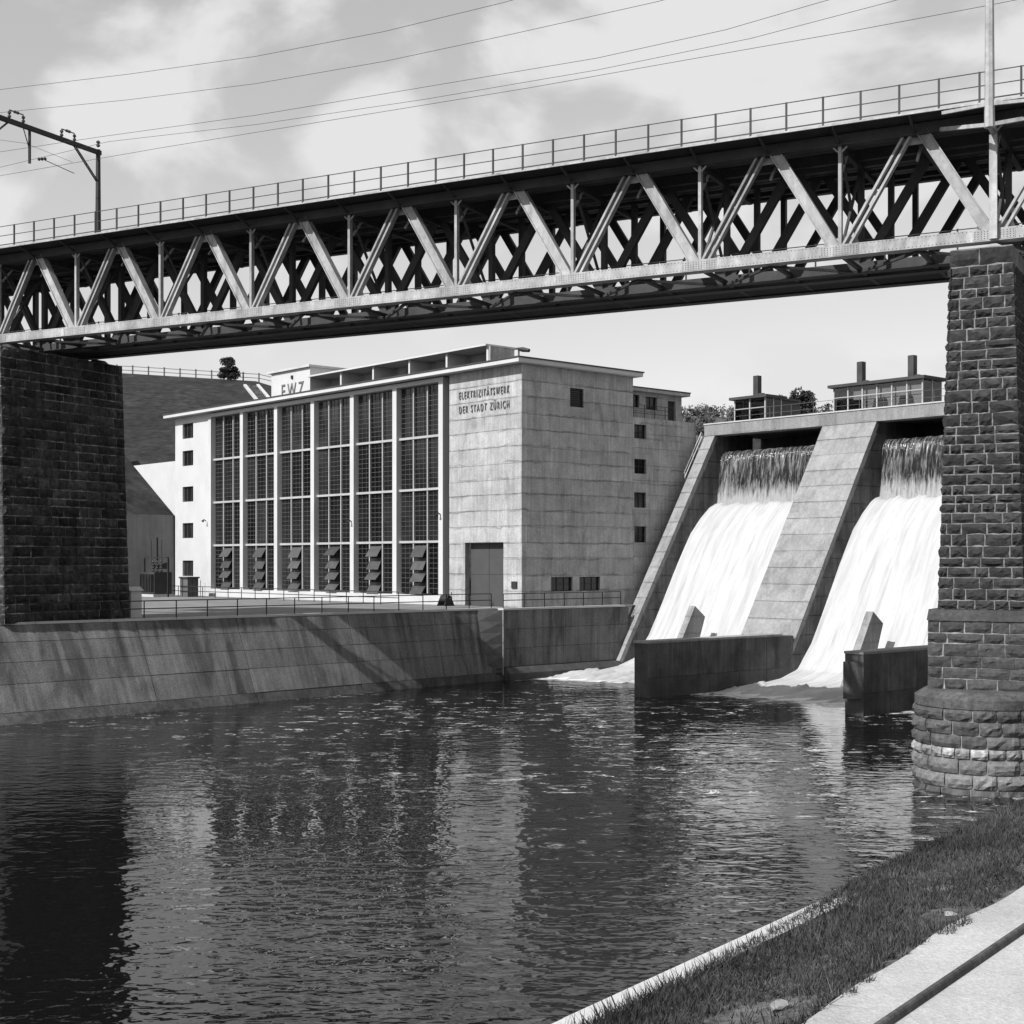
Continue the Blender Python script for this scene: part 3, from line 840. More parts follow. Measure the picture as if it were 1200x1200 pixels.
cops = [-75,-66,-57,-48.5,-41,-36.5,-32.2,-28,-20,-12,-3.0]
for a, b in zip(cops, cops[1:]):
    m = MB(); vs = []
    for q in (a+0.02, b-0.02):
        vs += [(quay_top(q)-0.42,q,4.9),(quay_top(q)+0.08,q,4.9),(quay_top(q)+0.08,q,5.03),(quay_top(q)-0.42,q,5.03)]
    m.add(vs, [(0,1,2,3),(4,7,6,5),(0,4,5,1),(1,5,6,2),(2,6,7,3),(3,7,4,0)]); m.build('coping_stone', M['coping'], quay)
for k in range(15):   # iron rungs where the slope meets the upright wall
    w = 0.10+0.85*k/14; x, q, z = qpt(-3.45, w, 0.06)
    m = MB(); m.box(x-0.02, x+0.06, q-0.22, q+0.22, z-0.05, z+0.05); m.build('iron_rung', M['black'], quay)
# upright wall below the power station
q2 = in_building(thing('river_wall', 'upright dark concrete wall below the power station corner', 'wall'))
m = MB(); m.box(-0.6, 1.36, -2.96, 8.6, -1.2, 4.9); m.build('joint_face', M['quay_joint'], q2)
for a, b in ((-3.0,-0.2),(-0.2,3.0),(3.0,6.0),(6.0,9.6)):
    for z0, z1 in ((0.9,2.2),(2.2,3.55),(3.55,4.88)):
        e = qr.uniform(0, 0.02)
        m = MB(); m.box(1.30, 1.42+e, a+0.012, b-0.012, z0+0.012, z1-0.012); m.build('concrete_panel', M['quay'], q2)
m = MB(); m.box(0.2, 1.43, -3.02, -2.965, 0.3, 4.88); m.build('end_face', M['concrete'], q2)
m = MB(); m.prism([(1.25,-1.2),(1.95,-1.2),(1.95,0.45),(1.62,0.85),(1.25,0.88)], lambda a,u,w: (u, a, w), -2.9, 10.4); m.build('footing', M['wet'], q2)
m = MB(); m.box(0.9, 1.50, -3.06, 9.2, 4.885, 5.02); m.build('coping_stone', M['coping'], q2)
def railing(name, label, pts, step, h=1.0, group='dark railings', rails=(1.0,0.55), r=0.032):
    t = in_building(thing(name, label, 'railing', group=None))
    m = MB()
    for k in rails: m.tube([(x,y,z+h*k) for x,y,z in pts], r, 5)
    m.build('rail', M['black'], t)
    for (a, b) in zip(pts, pts[1:]):
        L = (Vector(b)-Vector(a)).length; n = max(1, int(round(L/step)))
        for k in range(n+(1 if b == pts[-1] else 0)):
            p = Vector(a).lerp(Vector(b), k/n)
            m = MB(); m.tube([p, p+Vector((0,0,h))], r*1.15, 5); m.build('post', M['black'], t)
    return t
railing('railing', 'dark railing along the edge of the long sloping quay', [(quay_top(-62)-0.15,-62,5.03),(quay_top(-32)-0.15,-32,5.03),(quay_top(-3.2)-0.15,-3.2,5.03)], 2.05)
railing('railing', 'dark railing on the upright wall before the power station corner', [(1.2,-2.8,5.02),(1.2,9.0,5.02)], 2.0)
railing('railing', 'dark railing in the yard along the glazed facade', [(-50,-3.2,4.97),(-10.5,-3.2,4.97)], 2.3)
# gate post by the left pier
gp = in_building(thing('gate_post', 'pale square post beside left pier on the quay', 'post', group=None))
px_ = bw(0,0); 
m = MB(); m.box(-2.9,-2.1,-29.3,-28.6,4.96,6.55); m.build('shaft', M['render'], gp)
m = MB(); m.prism([(-3.0,6.554),(-2.0,6.554),(-2.5,6.8)], lambda a,u,w: (u,a,w), -29.4, -28.5); m.build('cap', M['coping'], gp)

# ------------------------------------------------------------------ power station
ps = in_building(thing('power_station', 'large concrete power station with tall glazed facade and flat roof', 'building'))
PF_ = lambda a, d, z: (a, d, z)             # facade: a along x, d inwards
PR_ = lambda a, d, z: (-d, a, z)            # river side: a along y, d inwards
def cells(a0, a1, z0, z1, ops):
    zs = sorted({z0, z1} | {z for o in ops for z in o[2:4] if z0 < z < z1})
    out = []
    for b0, b1 in zip(zs, zs[1:]):
        zm = (b0+b1)/2; cuts = sorted((max(o[0], a0), min(o[1], a1)) for o in ops if o[2] < zm < o[3] and o[1] > a0 and o[0] < a1)
        x = a0
        for c0, c1 in cuts:
            if c0 > x: out.append((x, c0, b0, b1))
            x = max(x, c1)
        if x < a1: out.append((x, a1, b0, b1))
    return out
br = random.Random(17)
def banded(parent, P, a0, a1, z0, z1, nb, ops, material, th=0.42, jog=0.022):
    core = MB()
    for c in cells(a0, a1, z0, z1, ops): core.pbox(P, c[0], c[1], 0.045, th, c[2], c[3])
    core.build('wall_core', M['concrete_core'], parent)
    hs = [z0+(z1-z0)*k/nb + (0 if k in (0, nb) else br.uniform(-0.10, 0.10)) for k in range(nb+1)]
    for k in range(nb):
        e = br.uniform(-jog, 0.0); todo = cells(a0, a1, hs[k]+0.012, hs[k+1]-0.012, ops)
        while todo:      # one object for every connected piece of the lift
            grp = [todo.pop(0)]; grew = True
            while grew:
                grew = False
                for c in list(todo):
                    if any(c[0] < g[1]-1e-6 and g[0] < c[1]-1e-6 and (abs(c[2]-g[3]) < 1e-6 or abs(c[3]-g[2]) < 1e-6) for g in grp):
                        grp.append(c); todo.remove(c); grew = True
            m = MB()
            for c in grp: m.pbox(P, c[0], c[1], e, 0.044, c[2], c[3])
            m.build('concrete_lift', material, parent)
def window(parent, P, a0, a1, z0, z1, rec=0.22, nx=2, nz=2, fm='bar'):
    m = MB(); m.pbox(P, a0+0.02, a1-0.02, rec, rec+0.03, z0+0.02, z1-0.02); w = m.build('window', M['glass'], parent)
    m = MB(); t_ = 0.05
    m.pbox(P, a0, a1, rec-0.05, rec-0.004, z0, z0+t_); m.pbox(P, a0, a1, rec-0.05, rec-0.004, z1-t_, z1)
    m.pbox(P, a0, a0+t_, rec-0.05, rec-0.004, z0+t_, z1-t_); m.pbox(P, a1-t_, a1, rec-0.05, rec-0.004, z0+t_, z1-t_)
    for i in range(1, nx): x = a0+(a1-a0)*i/nx; m.pbox(P, x-0.025, x+0.025, rec-0.046, rec-0.005, z0+t_, z1-t_)
    for j in range(1, nz): z = z0+(z1-z0)*j/nz; m.pbox(P, a0+t_, a1-t_, rec-0.044, rec-0.006, z-0.02, z+0.02)
    m.build('frame', M['black' if fm == 'dark' else fm], w)
    return w
ZG, ZT = 4.96, 22.62
# corner block of the facade, with the big door
door = (-6.42, -2.0, ZG, 9.72)
plaque = (-1.05, -0.45, 6.35, 6.85)
banded(ps, PF_, -8.3, 0.0, ZG, ZT, 15, [door], M['concrete'])
m = MB(); m.pbox(PF_, door[0]+0.04, door[1]-0.04, 0.55, 0.62, ZG, door[3]-0.04); dr = m.build('door', M['door'], ps)
for a, b in ((door[0]+0.05, -4.215), (-4.205, door[1]-0.05)):
    for z0, z1 in ((5.0, 7.32), (7.34, 9.66)):
        m = MB(); m.pbox(PF_, a+0.03, b-0.03, 0.52, 0.548, z0, z1); m.build('door_panel', M['door'], dr)
m = MB(); m.pbox(PF_, plaque[0], plaque[1], -0.09, -0.03, plaque[2], plaque[3]); m.build('plaque', M['black'], ps)
m = MB(); m.box(-8.3, -7.9, 0.42, 1.4, ZG, ZT); m.box(-9.4, -7.9, 1.2, 1.4, ZG, ZT); m.build('recess_wall', M['concrete_core'], ps)
m = MB(); m.tube([(-8.62, 0.75, ZG), (-8.62, 0.75, ZT)], 0.11, 8); m.build('downpipe', M['black'], ps)
# left end wall
ops_l = [(-50.5, -48.35, z0, z1) for z0, z1 in ((20.45,21.95),(17.75,19.25),(14.2,15.7),(10.6,12.1),(6.85,8.4))]
m = MB()
for c in cells(-52.0, -44.7, ZG, ZT, ops_l): m.pbox(PF_, c[0], c[1], 0.0, 0.45, c[2], c[3])
m.build('end_wall', M['render'], ps)
for o_ in ops_l: window(ps, PF_, o_[0], o_[1], o_[2], o_[3], nx=3, nz=1)
m = MB(); m.box(-52.0, -51.6, 0.45, 11.6, ZG, ZT); m.build('side_wall', M['render'], ps)
m = MB(); m.box(-66, -52.004, 0.3, 0.8, ZG, 18.4); m.build('wing_wall', M['render'], ps)
# pilasters, plinth, lintel
PIL = [-9.25-5.95*i for i in range(7)]
for x in PIL:
    m = MB(); m.box(x-0.27, x+0.27, -0.12, 0.62, ZG+0.72, ZT-0.42); m.build('pilaster', M['render'], ps)
m = MB(); m.box(-44.95, -9.0, -0.16, 0.60, ZG, ZG+0.72); m.build('plinth', M['render'], ps)
m = MB(); m.box(-45.2, -8.99, -0.10, 0.60, ZT-0.42, ZT-0.10); m.build('lintel', M['render'], ps)
GZ = [5.72, 9.86, 13.98, 18.10, 22.18]
for i in range(6):
    a1 = PIL[i]-0.275; a0 = PIL[i+1]+0.275; wth = (a1-a0)
    for j in range(4):
        z0, z1 = GZ[j], GZ[j+1]
        if j: 
            m = MB(); m.box(a0, a1, 0.16, 0.42, z0-0.10, z0+0.08); m.build('transom', M['mullion'], ps)
        for k in range(3):
            b0 = a0+wth*k/3; b1 = a0+wth*(k+1)/3
            if k and True:
                m = MB(); m.box(b0-0.055, b0+0.055, 0.20, 0.40, z0+0.085, z1-0.105); m.build('mullion', M['mullion'], ps)
            c0, c1 = b0+0.06, b1-0.06
            m = MB(); m.box(c0, c1, 0.36, 0.39, z0+0.085, z1-0.105); g = m.build('glazing', M['glass'], ps)
            m = MB()
            for q in range(1, 10):
                z = z0+0.085+(z1-z0-0.19)*q/10; m.box(c0, c1, 0.325, 0.357, z-0.016, z+0.016)
            for q in range(1, 3):
                x = c0+(c1-c0)*q/3; m.box(x-0.014, x+0.014, 0.328, 0.356, z0+0.085, z1-0.105)
            m.build('glazing_bars', M['bar'], g)
            if j == 0 and k == 1:
                for s in range(4):
                    zt = z1-0.32-s*0.99; tl = R(random.uniform(24, 46) if random.random() < 0.75 else 38)
                    m = MB()
                    P2 = lambda a, l, t_: (a, 0.28-math.sin(tl)*l-math.cos(tl)*t_, zt-math.cos(tl)*l+math.sin(tl)*t_)
                    m.pbox(lambda a,d,z: P2(a, z, d), c0+0.04, c1-0.04, 0, 0.03, 0, 1.02)
                    m.build('tilted_sash', M['sash'], ps)
# side wall to the river
ops_r = [(4.83, 6.24, 19.85, 21.25), (2.9, 5.1, 6.1, 7.15), (5.8, 8.0, 6.1, 7.15)]
stair = [(11.75, 13.1, 17.9, 19.0), (11.75, 13.1, 15.15, 16.3), (11.75, 13.1, 12.5, 13.7), (11.75, 13.1, 9.8, 11.05)]
banded(ps, PR_, 0.43, 11.6, ZG, ZT, 15, ops_r, M['concrete'])
banded(ps, PR_, 11.612, 19.0, ZG, 19.55, 12, stair, M['concrete'])
m = MB(); m.box(-0.42, -0.046, 0.0, 0.43, ZG, ZT); m.build('corner_core', M['concrete_core'], ps)
for k in range(15):
    z0 = ZG+(ZT-ZG)*k/15
    m = MB(); m.box(-0.0445, 0.004, 0.0455, 0.43, z0+0.012, z0+(ZT-ZG)/15-0.012); m.build('corner_lift', M['concrete'], ps)
for o_ in ops_r[:1]:
    w = window(ps, PR_, *o_, rec=0.2, nx=1, nz=1, fm='dark')
    for k in range(9):
        z = o_[2]+0.1+k*0.145; m = MB(); m.pbox(PR_, o_[0]+0.06, o_[1]-0.06, 0.06, 0.16, z, z+0.04); m.build('louvre_slat', M['black'], w)
for o_ in ops_r[1:]: window(ps, PR_, *o_, nx=3, nz=2, fm='dark')
for o_ in stair: window(ps, PR_, *o_, nx=2, nz=2, fm='dark')
# rear block: terrace and set-back top storey
m = MB(); m.box(-20, -0.43, 11.7, 18.98, 19.3, 19.55); m.build('terrace_slab', M['concrete'], ps)
PU_ = lambda a, d, z: (-1.2-d, a, z)
ops_u = [(12.2, 13.6, 20.5, 21.5), (14.35, 15.65, 20.45, 21.45), (16.95, 17.85, 19.56, 21.3)]
m = MB()
for c in cells(11.62, 18.6, 19.556, 21.75, ops_u): m.pbox(PU_, c[0], c[1], 0, 0.4, c[2], c[3])
m.build('upper_wall', M['concrete'], ps)
m = MB(); m.box(-20, -1.61, 18.2, 18.6, 19.556, 21.75); m.build('upper_end_wall', M['concrete'], ps)
for o_ in ops_u[:2]: window(ps, PU_, *o_, nx=2, nz=1, fm='dark')
m = MB(); m.pbox(PU_, ops_u[2][0], ops_u[2][1], 0.2, 0.25, ops_u[2][2], ops_u[2][3]); m.build('terrace_door', M['black'], ps)
m = MB(); m.box(-20, -0.75, 11.65, 19.15, 21.755, 22.0); m.build('rear_roof', M['concrete'], ps)
m = MB(); m.box(-19.9, -0.70, 11.66, 19.2, 22.004, 22.09); m.build('rear_roof_felt', M['roof'], ps)
tr_ = MB()
for k in (0.35, 0.7, 1.0): tr_.tube([(-0.1,11.8,19.56+k),(-0.1,16.6,19.56+k)], 0.022, 5)
tr_ = tr_.build('terrace_railing', M['black'], ps)
for k in range(5):
    m = MB(); m.tube([(-0.1,11.8+1.2*k,19.556),(-0.1,11.8+1.2*k,20.58)], 0.03, 5); m.build('post', M['black'], tr_)
# main roof
m = MB(); m.box(-52.9, 0.62, -0.85, 12.1, ZT+0.004, ZT+0.30); m.build('roof_slab', M['render'], ps)
m = MB(); m.box(-52.95, 0.68, -0.91, 12.2, ZT+0.304, ZT+0.40); m.build('roof_felt', M['roof'], ps)
# penthouse
RZ = ZT+0.40
m = MB(); m.box(-38.8, -32.2, 3.0, 10.0, RZ, 26.0); ph = m.build('penthouse', M['render'], ps)
m = MB(); m.box(-39.2, -32.0, 2.75, 10.2, 26.004, 26.2); m.build('penthouse_roof', M['coping'], ph)
m = MB(); m.box(-35.3, -35.0, 2.9, 2.996, 25.2, 25.5); m.build('wall_lamp', M['black'], ph)
m = MB(); m.tube([(-35.4,6,26.2),(-35.4,6,26.6)], 0.16, 8); m.build('roof_vent', M['black'], ph)
# roof monitor with open bays
FIN = [-7.35, -12.4, -17.35, -22.45, -27.3, -32.19]
m = MB(); m.box(-32.19, -7.2, 2.7, 6.4, 25.02, 25.16); mo = m.build('monitor_roof', M['render'], ps)
for x in FIN[:-1]:
    m = MB(); m.box(x-0.11, x+0.11, 3.0, 5.8, RZ, 25.016); m.build('monitor_fin', M['render'], ps)
for a, b in zip(FIN, FIN[1:]):
    m = MB(); m.box(b+0.12, b+0.12+(a-b-0.24)*0.62, 5.2, 5.4, RZ, 25.016); m.build('monitor_wall', M['concrete'], ps)
    m = MB(); m.tube([(a-1.5,4.6,24.1),(a-0.9,4.4,24.55),(a-0.35,4.3,24.5)], 0.11, 6); m.tube([(a-1.5,4.6,RZ),(a-1.5,4.6,24.1)], 0.06, 6); m.build('roof_lamp', M['black'], ps)
m = MB(); m.box(-7.24, -7.0, 3.02, 5.78, RZ, 25.0); m.build('monitor_end', M['concrete'], ps)
m = MB(); m.tube([(-6.8,5.6,25.0),(-6.3,5.7,24.9),(-5.6,5.8,24.75)], [0.1,0.2,0.14], 7); m.build('roof_lamp', M['black'], ps)
m = MB(); m.box(-7.0, -6.6, 5.5, 5.7, RZ, 24.9); m.build('lamp_pier', M['render'], ps)
# lettering
def lettering(txt, x0, x1, y, z0, z1, parent, material, bold=0.0):
    cu = bpy.data.curves.new('lettering', 'FONT'); cu.body = txt; cu.extrude = 0.035; cu.space_character = 1.55; cu.offset = bold
    ob = bpy.data.objects.new('lettering', cu); COL.objects.link(ob)
    dg = bpy.context.evaluated_depsgraph_get(); dg.update()
    me = bpy.data.meshes.new_from_object(ob.evaluated_get(dg))
    bpy.data.objects.remove(ob)
    xs = [v.co.x for v in me.vertices]; ys = [v.co.y for v in me.vertices]
    ax, bx_ = min(xs), max(xs); ay, by_ = min(ys), max(ys)
    for v in me.vertices:
        c = v.co.copy()
        v.co = (x0+(c.x-ax)/(bx_-ax)*(x1-x0), y-c.z, z0+(c.y-ay)/(by_-ay)*(z1-z0))
    me.materials.clear(); me.materials.append(material)
    return put('lettering', me, None, parent)
M['letter'] = mat('dark letters', 0.12, 0.1, 1, 0.7)
lettering('ELEKTRIZIT\u00c4TSWERK', -7.05, -1.3, -0.06, 20.60, 21.28, ps, M['letter'], 0.0)
lettering('DER STADT Z\u00dcRICH', -7.05, -1.3, -0.06, 19.52, 20.20, ps, M['letter'], 0.0)
lettering('EWZ', -36.9, -33.2, 2.96, 23.55, 24.8, ps, M['letter'], 0.0)
# small lamps on pilasters and end wall
for x, z in ((-9.25, 11.9), (-21.15, 11.6), (-45.6, 12.2)):
    m = MB(); m.tube([(x,-0.12,z),(x,-0.35,z+0.15),(x,-0.5,z-0.05)], [0.05,0.05,0.14], 6); m.build('wall_lamp', M['black'], ps)

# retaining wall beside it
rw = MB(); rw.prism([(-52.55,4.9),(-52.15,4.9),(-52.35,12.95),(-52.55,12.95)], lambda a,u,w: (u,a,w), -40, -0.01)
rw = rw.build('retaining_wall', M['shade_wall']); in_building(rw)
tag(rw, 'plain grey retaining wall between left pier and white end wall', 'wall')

# transformer and its gantry in the yard
tx, ty = -46.9, -4.6
tf = in_building(thing('transformer', 'dark transformer with tall bushings beside the left pier', 'transformer'))
m = MB(); m.box(tx-1.2, tx+1.2, ty-0.9, ty+0.9, 5.2, 7.3)
for k in range(8): m.box(tx-1.15+k*0.31, tx-1.07+k*0.31, ty-1.25, ty-0.902, 5.4, 7.1)
m.build('tank', M['darkened'], tf)
m = MB(); m.box(tx-1.4, tx+1.4, ty-1.1, ty+1.1, 4.96, 5.195); m.build('base', M['coping'], tf)
for k in (-0.8, 0.0, 0.8):
    insulator((tx+k, ty, 7.3), (0,0,1), 4, 0.17, 1.1).build('bushing', M['ceramic'], tf)
m = MB(); m.tube([(tx-0.9,ty+0.5,7.9),(tx+0.9,ty+0.5,7.9)], 0.32, 10); m.build('conservator', M['darkened'], tf)
gt = in_building(thing('gantry', 'thin black steel gantry standing over the transformer', 'gantry'))
for dx in (-2.6, 0.0, 2.2):
    m = MB(); m.box(tx+dx-0.07, tx+dx+0.07, ty-0.07, ty+0.07, 4.96, 8.6 if dx else 10.6); m.build('post', M['black'], gt)
m = MB(); m.box(tx-2.6, tx+2.2, ty-0.06, ty+0.06, 8.604, 8.74); m.build('beam', M['black'], gt)
for dx in (-1.2, 0.9):
    m = MB(); m.tube([(tx+dx,ty,8.75),(tx+dx,ty,10.4)], 0.04, 6); m.build('rod', M['black'], gt)
    insulator((tx+dx, ty, 8.0), (0,0,1), 3, 0.13, 0.6).build('insulator', M['ceramic'], gt)
cab = in_building(thing('switch_cabinet', 'pale block cabinet beside the transformer', 'cabinet'))
m = MB(); m.box(tx+1.7, tx+3.2, ty+1.5, ty+2.6, 4.96, 6.7); m.build('body', M['dam_old'], cab)
m = MB(); m.box(tx+1.6, tx+3.3, ty+1.4, ty+2.7, 6.704, 6.85); m.build('lid', M['darkened'], cab)
wi = in_building(thing('winch', 'small dark winch on the quay near the grey door', 'winch'))
wx, wy = -6.9, -1.5
m = MB(); m.tube([(wx-0.35,wy,5.5),(wx+0.35,wy,5.5)], 0.28, 10); m.build('drum', M['black'], wi)
m = MB()
for e in (-0.42, 0.42): m.prism([(-0.5,4.965),(0.5,4.965),(0.12,5.75),(-0.12,5.75)], lambda a,u,w: (wx+e+a, wy+u, w), -0.04, 0.04)
m.build('frame', M['black'], wi)
m = MB(); m.tube([(wx+0.42,wy,5.5),(wx+0.75,wy,5.5),(wx+0.8,wy-0.1,6.0)], 0.04, 6); m.build('crank', M['black'], wi)

# ------------------------------------------------------------------ dam
dam = in_building(thing('dam', 'concrete dam with sloping pillars and two overflowing spillway bays', 'dam'))
CY, ZC = 19.2, 19.32
PX = lambda a, u, w: (a, u, w)
def pillar(x0, x1, name='pillar', toe=8.2):
    # core with stacked lifts on the sloping face, joints recessed
    n = 15
    core = [(24.0,18.9),(CY+0.06,18.9),(CY+0.06,18.45),(toe+0.06,0.80),(toe+0.9,-1.2),(24.0,-1.2)]
    m = MB(); m.prism(core, PX, x0+0.04, x1-0.04); c = m.build(name, M['dam_old'], dam)
    for k in range(n):
        t0, t1 = k/n, (k+1)/n
        def at(t, off):
            y = CY+(toe-CY)*t; z = 18.47+(0.82-18.47)*t
            nx_, nz_ = -0.848, 0.53
            return (y+nx_*off, z+nz_*off)
        g = 0.0006
        e = br.uniform(0.0, 0.018)
        p = [at(t0+g, e), at(t1-g, e), at(t1-g, -0.35), at(t0+g, -0.35)]
        m = MB(); m.prism(p, PX, x0, x1); m.build('concrete_lift', M['dam'], c)
    return c
pillar(0.8, 1.85, 'side_wall')
pillar(12.3, 17.0)
pillar(27.5, 32.2)
# river side faces of the pillars in lifts
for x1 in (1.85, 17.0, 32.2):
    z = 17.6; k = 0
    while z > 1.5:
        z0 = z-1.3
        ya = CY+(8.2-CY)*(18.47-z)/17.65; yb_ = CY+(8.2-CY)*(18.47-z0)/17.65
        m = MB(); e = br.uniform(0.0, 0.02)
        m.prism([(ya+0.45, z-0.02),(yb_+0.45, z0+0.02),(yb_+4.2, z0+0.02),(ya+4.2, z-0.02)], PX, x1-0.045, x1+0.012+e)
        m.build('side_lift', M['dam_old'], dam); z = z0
m = MB(); m.box(0.8, 34.0, CY-0.10, CY+1.3, 18.42, ZC); m.build('crest_beam', M['dam'], dam)
m = MB(); m.box(0.8, 34.0, CY+1.304, 26.5, 18.6, ZC-0.02); m.build('crest_deck', M['dam'], dam)
m = MB(); m.box(0.75, 34.0, CY-0.16, CY+0.25, ZC+0.004, ZC+0.10); m.build('crest_coping', M['coping'], dam)
m = MB(); m.box(34.0, 70, 9.0, 40, -1.5, ZC); m.build('abutment', M['dam_old'], dam)
prof = [(24,12.6),(19.3,12.3),(18.0,11.3),(16.2,9.2),(14.0,5.8),(11.0,0.9),(9.0,-0.6),(4,-1.0),(4,-1.5),(24,-1.5)]
for x0, x1 in ((1.8, 12.35), (16.95, 27.55)):
    m = MB(); m.prism(prof, PX, x0, x1); m.build('spillway_slab', M['dam_old'], dam)
    m = MB(); m.box(x0, x1, 20.65, 21.0, 12.6, 16.95); m.build('gate', M['black'], dam)
m = MB(); m.box(24.2, 27.4, 19.6, 19.9, 17.1, 17.85); m.build('gate_beam', M['dam'], dam)
m = MB(); m.box(0.8, 34, 26.3, 26.5, 12, 18.6); m.build('upstream_wall', M['dam_old'], dam)
def guide_wall(x0, x1, y0, y1, nose):
    m = MB(); m.box(x0, x1-0.05, y0+0.05, y1, -1.5, 3.3); g = m.build('guide_wall', M['wet'], dam)
    m = MB(); m.box(x0-0.03, x1+0.03, y0, y1-1.2, 3.304, 3.44); m.build('coping_stone', M['dam'], g)
    ys = [y0+(y1-y0)*k/5 for k in range(6)]
    for a, b in zip(ys, ys[1:]):
        for z0, z1, mt in ((1.2, 3.29, 'dam_old'), (-0.6, 1.18, 'wet')):
            m = MB(); m.box(x1-0.049, x1+0.0+br.uniform(0,0.02), a+0.015, b-0.015, z0, z1); m.build('concrete_panel', M[mt], g)
    if nose:
        m = MB(); m.prism([(x0+0.1, y0+0.05),(x1-0.05, y0+0.05),((x0+x1)/2-0.3, y0-0.55)], lambda a,u,w: (u,w,a), 0.9, 2.9); m.build('nose', M['wet'], g)
guide_wall(15.8, 17.0, -4.9, 9.4, False)
guide_wall(30.2, 31.4, -3.5, 9.4, True)
for x0 in (7.9, 22.9):
    m = MB(); m.prism([(5.8,-0.6),(9.2,5.1),(10.3,4.3),(8.4,-0.6)], PX, x0, x0+0.55); m.build('splitter_fin', M['dam'], dam)
# crest railing
cr = in_building(thing('crest_railing', 'thin railing along the crest of the dam', 'railing'))
m = MB()
for k in (0.5, 1.0): m.tube([(0.9,CY+0.3,ZC+k),(34,CY+0.3,ZC+k)], 0.018, 5)
m.build('rail', M['bar'], cr)
for k in range(17):
    m = MB(); m.tube([(0.95+2.05*k,CY+0.3,ZC),(0.95+2.05*k,CY+0.3,ZC+1.02)], 0.025, 5); m.build('post', M['bar'], cr)
# inclined handrail beside the left chute wall
hr_ = in_building(thing('handrail', 'pale inclined handrail on the left spillway wall', 'handrail'))
m = MB()
for e in (0.0, 0.35): m.tube([(0.72-e*0.2,CY-0.3,18.4+e),(0.72-e*0.2,CY-2.4,15.0+e)], 0.03, 6)
m.build('rail', M['coping'], hr_)
for k in range(3):
    m = MB(); y = CY-0.4-k*0.95; z = 18.25-k*1.53; m.tube([(0.70,y,z-0.3),(0.66,y,z+0.36)], 0.025, 5); m.build('post', M['coping'], hr_)

# spillway water
wr = random.Random(9)
def lerp_prof(pr_, t):
    L = [0]
    for a, b in zip(pr_, pr_[1:]): L.append(L[-1]+math.dist(a, b))
    s = t*L[-1]
    for k in range(len(L)-1):
        if s <= L[k+1]: f_ = (s-L[k])/(L[k+1]-L[k]); return tuple(pr_[k][i]+(pr_[k+1][i]-pr_[k][i])*f_ for i in (0,1))
    return pr_[-1]
cprof = [(21.2,17.22),(20.6,17.2),(20.25,17.12),(19.98,16.85),(19.8,16.3),(19.6,15.2),(19.45,14.0),(19.3,12.6)]
wprof = [(19.45,12.7),(19.1,12.85),(18.5,12.65),(17.4,11.75),(16.2,10.5),(14.6,8.0),(13.0,5.3),(11.4,2.7),(9.8,1.0),(8.0,0.5),(5.5,0.25),(2.5,0.05),(0.5,-0.3)]
for bay, (x0, x1, which) in enumerate(((1.87, 12.28, 'left'), (17.02, 27.48, 'right'))):
    nx_, nv_ = 90, 26
    off = [0.0]*(nx_+1)
    for i in range(nx_+1):
        off[i] = 0.10*math.sin(i*0.9+bay)+0.07*math.sin(i*2.3+1)+wr.uniform(-0.09, 0.09)
    gap = 62 if bay == 0 else 200
    def cf(u, v):
        y, z = lerp_prof(cprof, v); i = int(round(u*nx_))
        k = min(1, max(0, (v-0.25)*2.2))
        d = off[i]*k + wr.uniform(-0.03, 0.03)*k
        if abs(i-gap) <= 1: d += 0.35*k
        return (x0+(x1-x0)*u, y+d, z + (0 if v > .2 else 0.03*math.sin(i*0.7)))
    o = in_building(structure(MB().grid(nx_, nv_, cf).build('water_curtain', M['curtain'], smooth=True, fix=False)))
    o['label'] = 'dark glassy sheet of water at the top of the %s spillway' % which
    nx2, nv2 = 70, 90
    lump = [[wr.uniform(-1,1) for _ in range(nx2+3)] for _ in range(nv2+3)]
    def wf(u, v):
        y, z = lerp_prof(wprof, v); i = int(round(u*nx2)); j = int(round(v*nv2))
        # foam lumps drawn out down the slope
        e = (0.5*(lump[j//9][i]+lump[j//9+1][i])*0.05 + lump[j][i]*0.012 + 0.06*math.sin(i*0.55+1.1*math.sin(j*0.07)))*(4.5 if v > 0.8 else 1)
        if v < 0.04: z += (0.14*math.sin(i*0.5+bay*2)+0.10*math.sin(i*1.7)+0.05)*(1-v/0.04); y += 0.10*(1-v/0.04)
        flat = v > 0.8
        ed = min(u, 1-u); wob = (1 if ed > 0.02 else 0.4)
        return (x0+(x1-x0)*u, y - (0 if flat else 0.8*e*wob), z + (0.9*e if flat else 0.5*e*wob))
    o = in_building(structure(MB().grid(nx2, nv2, wf).build('spillway_water', M['white_water'], smooth=True, fix=False)))
    o['label'] = 'white foaming water racing down the %s spillway' % which

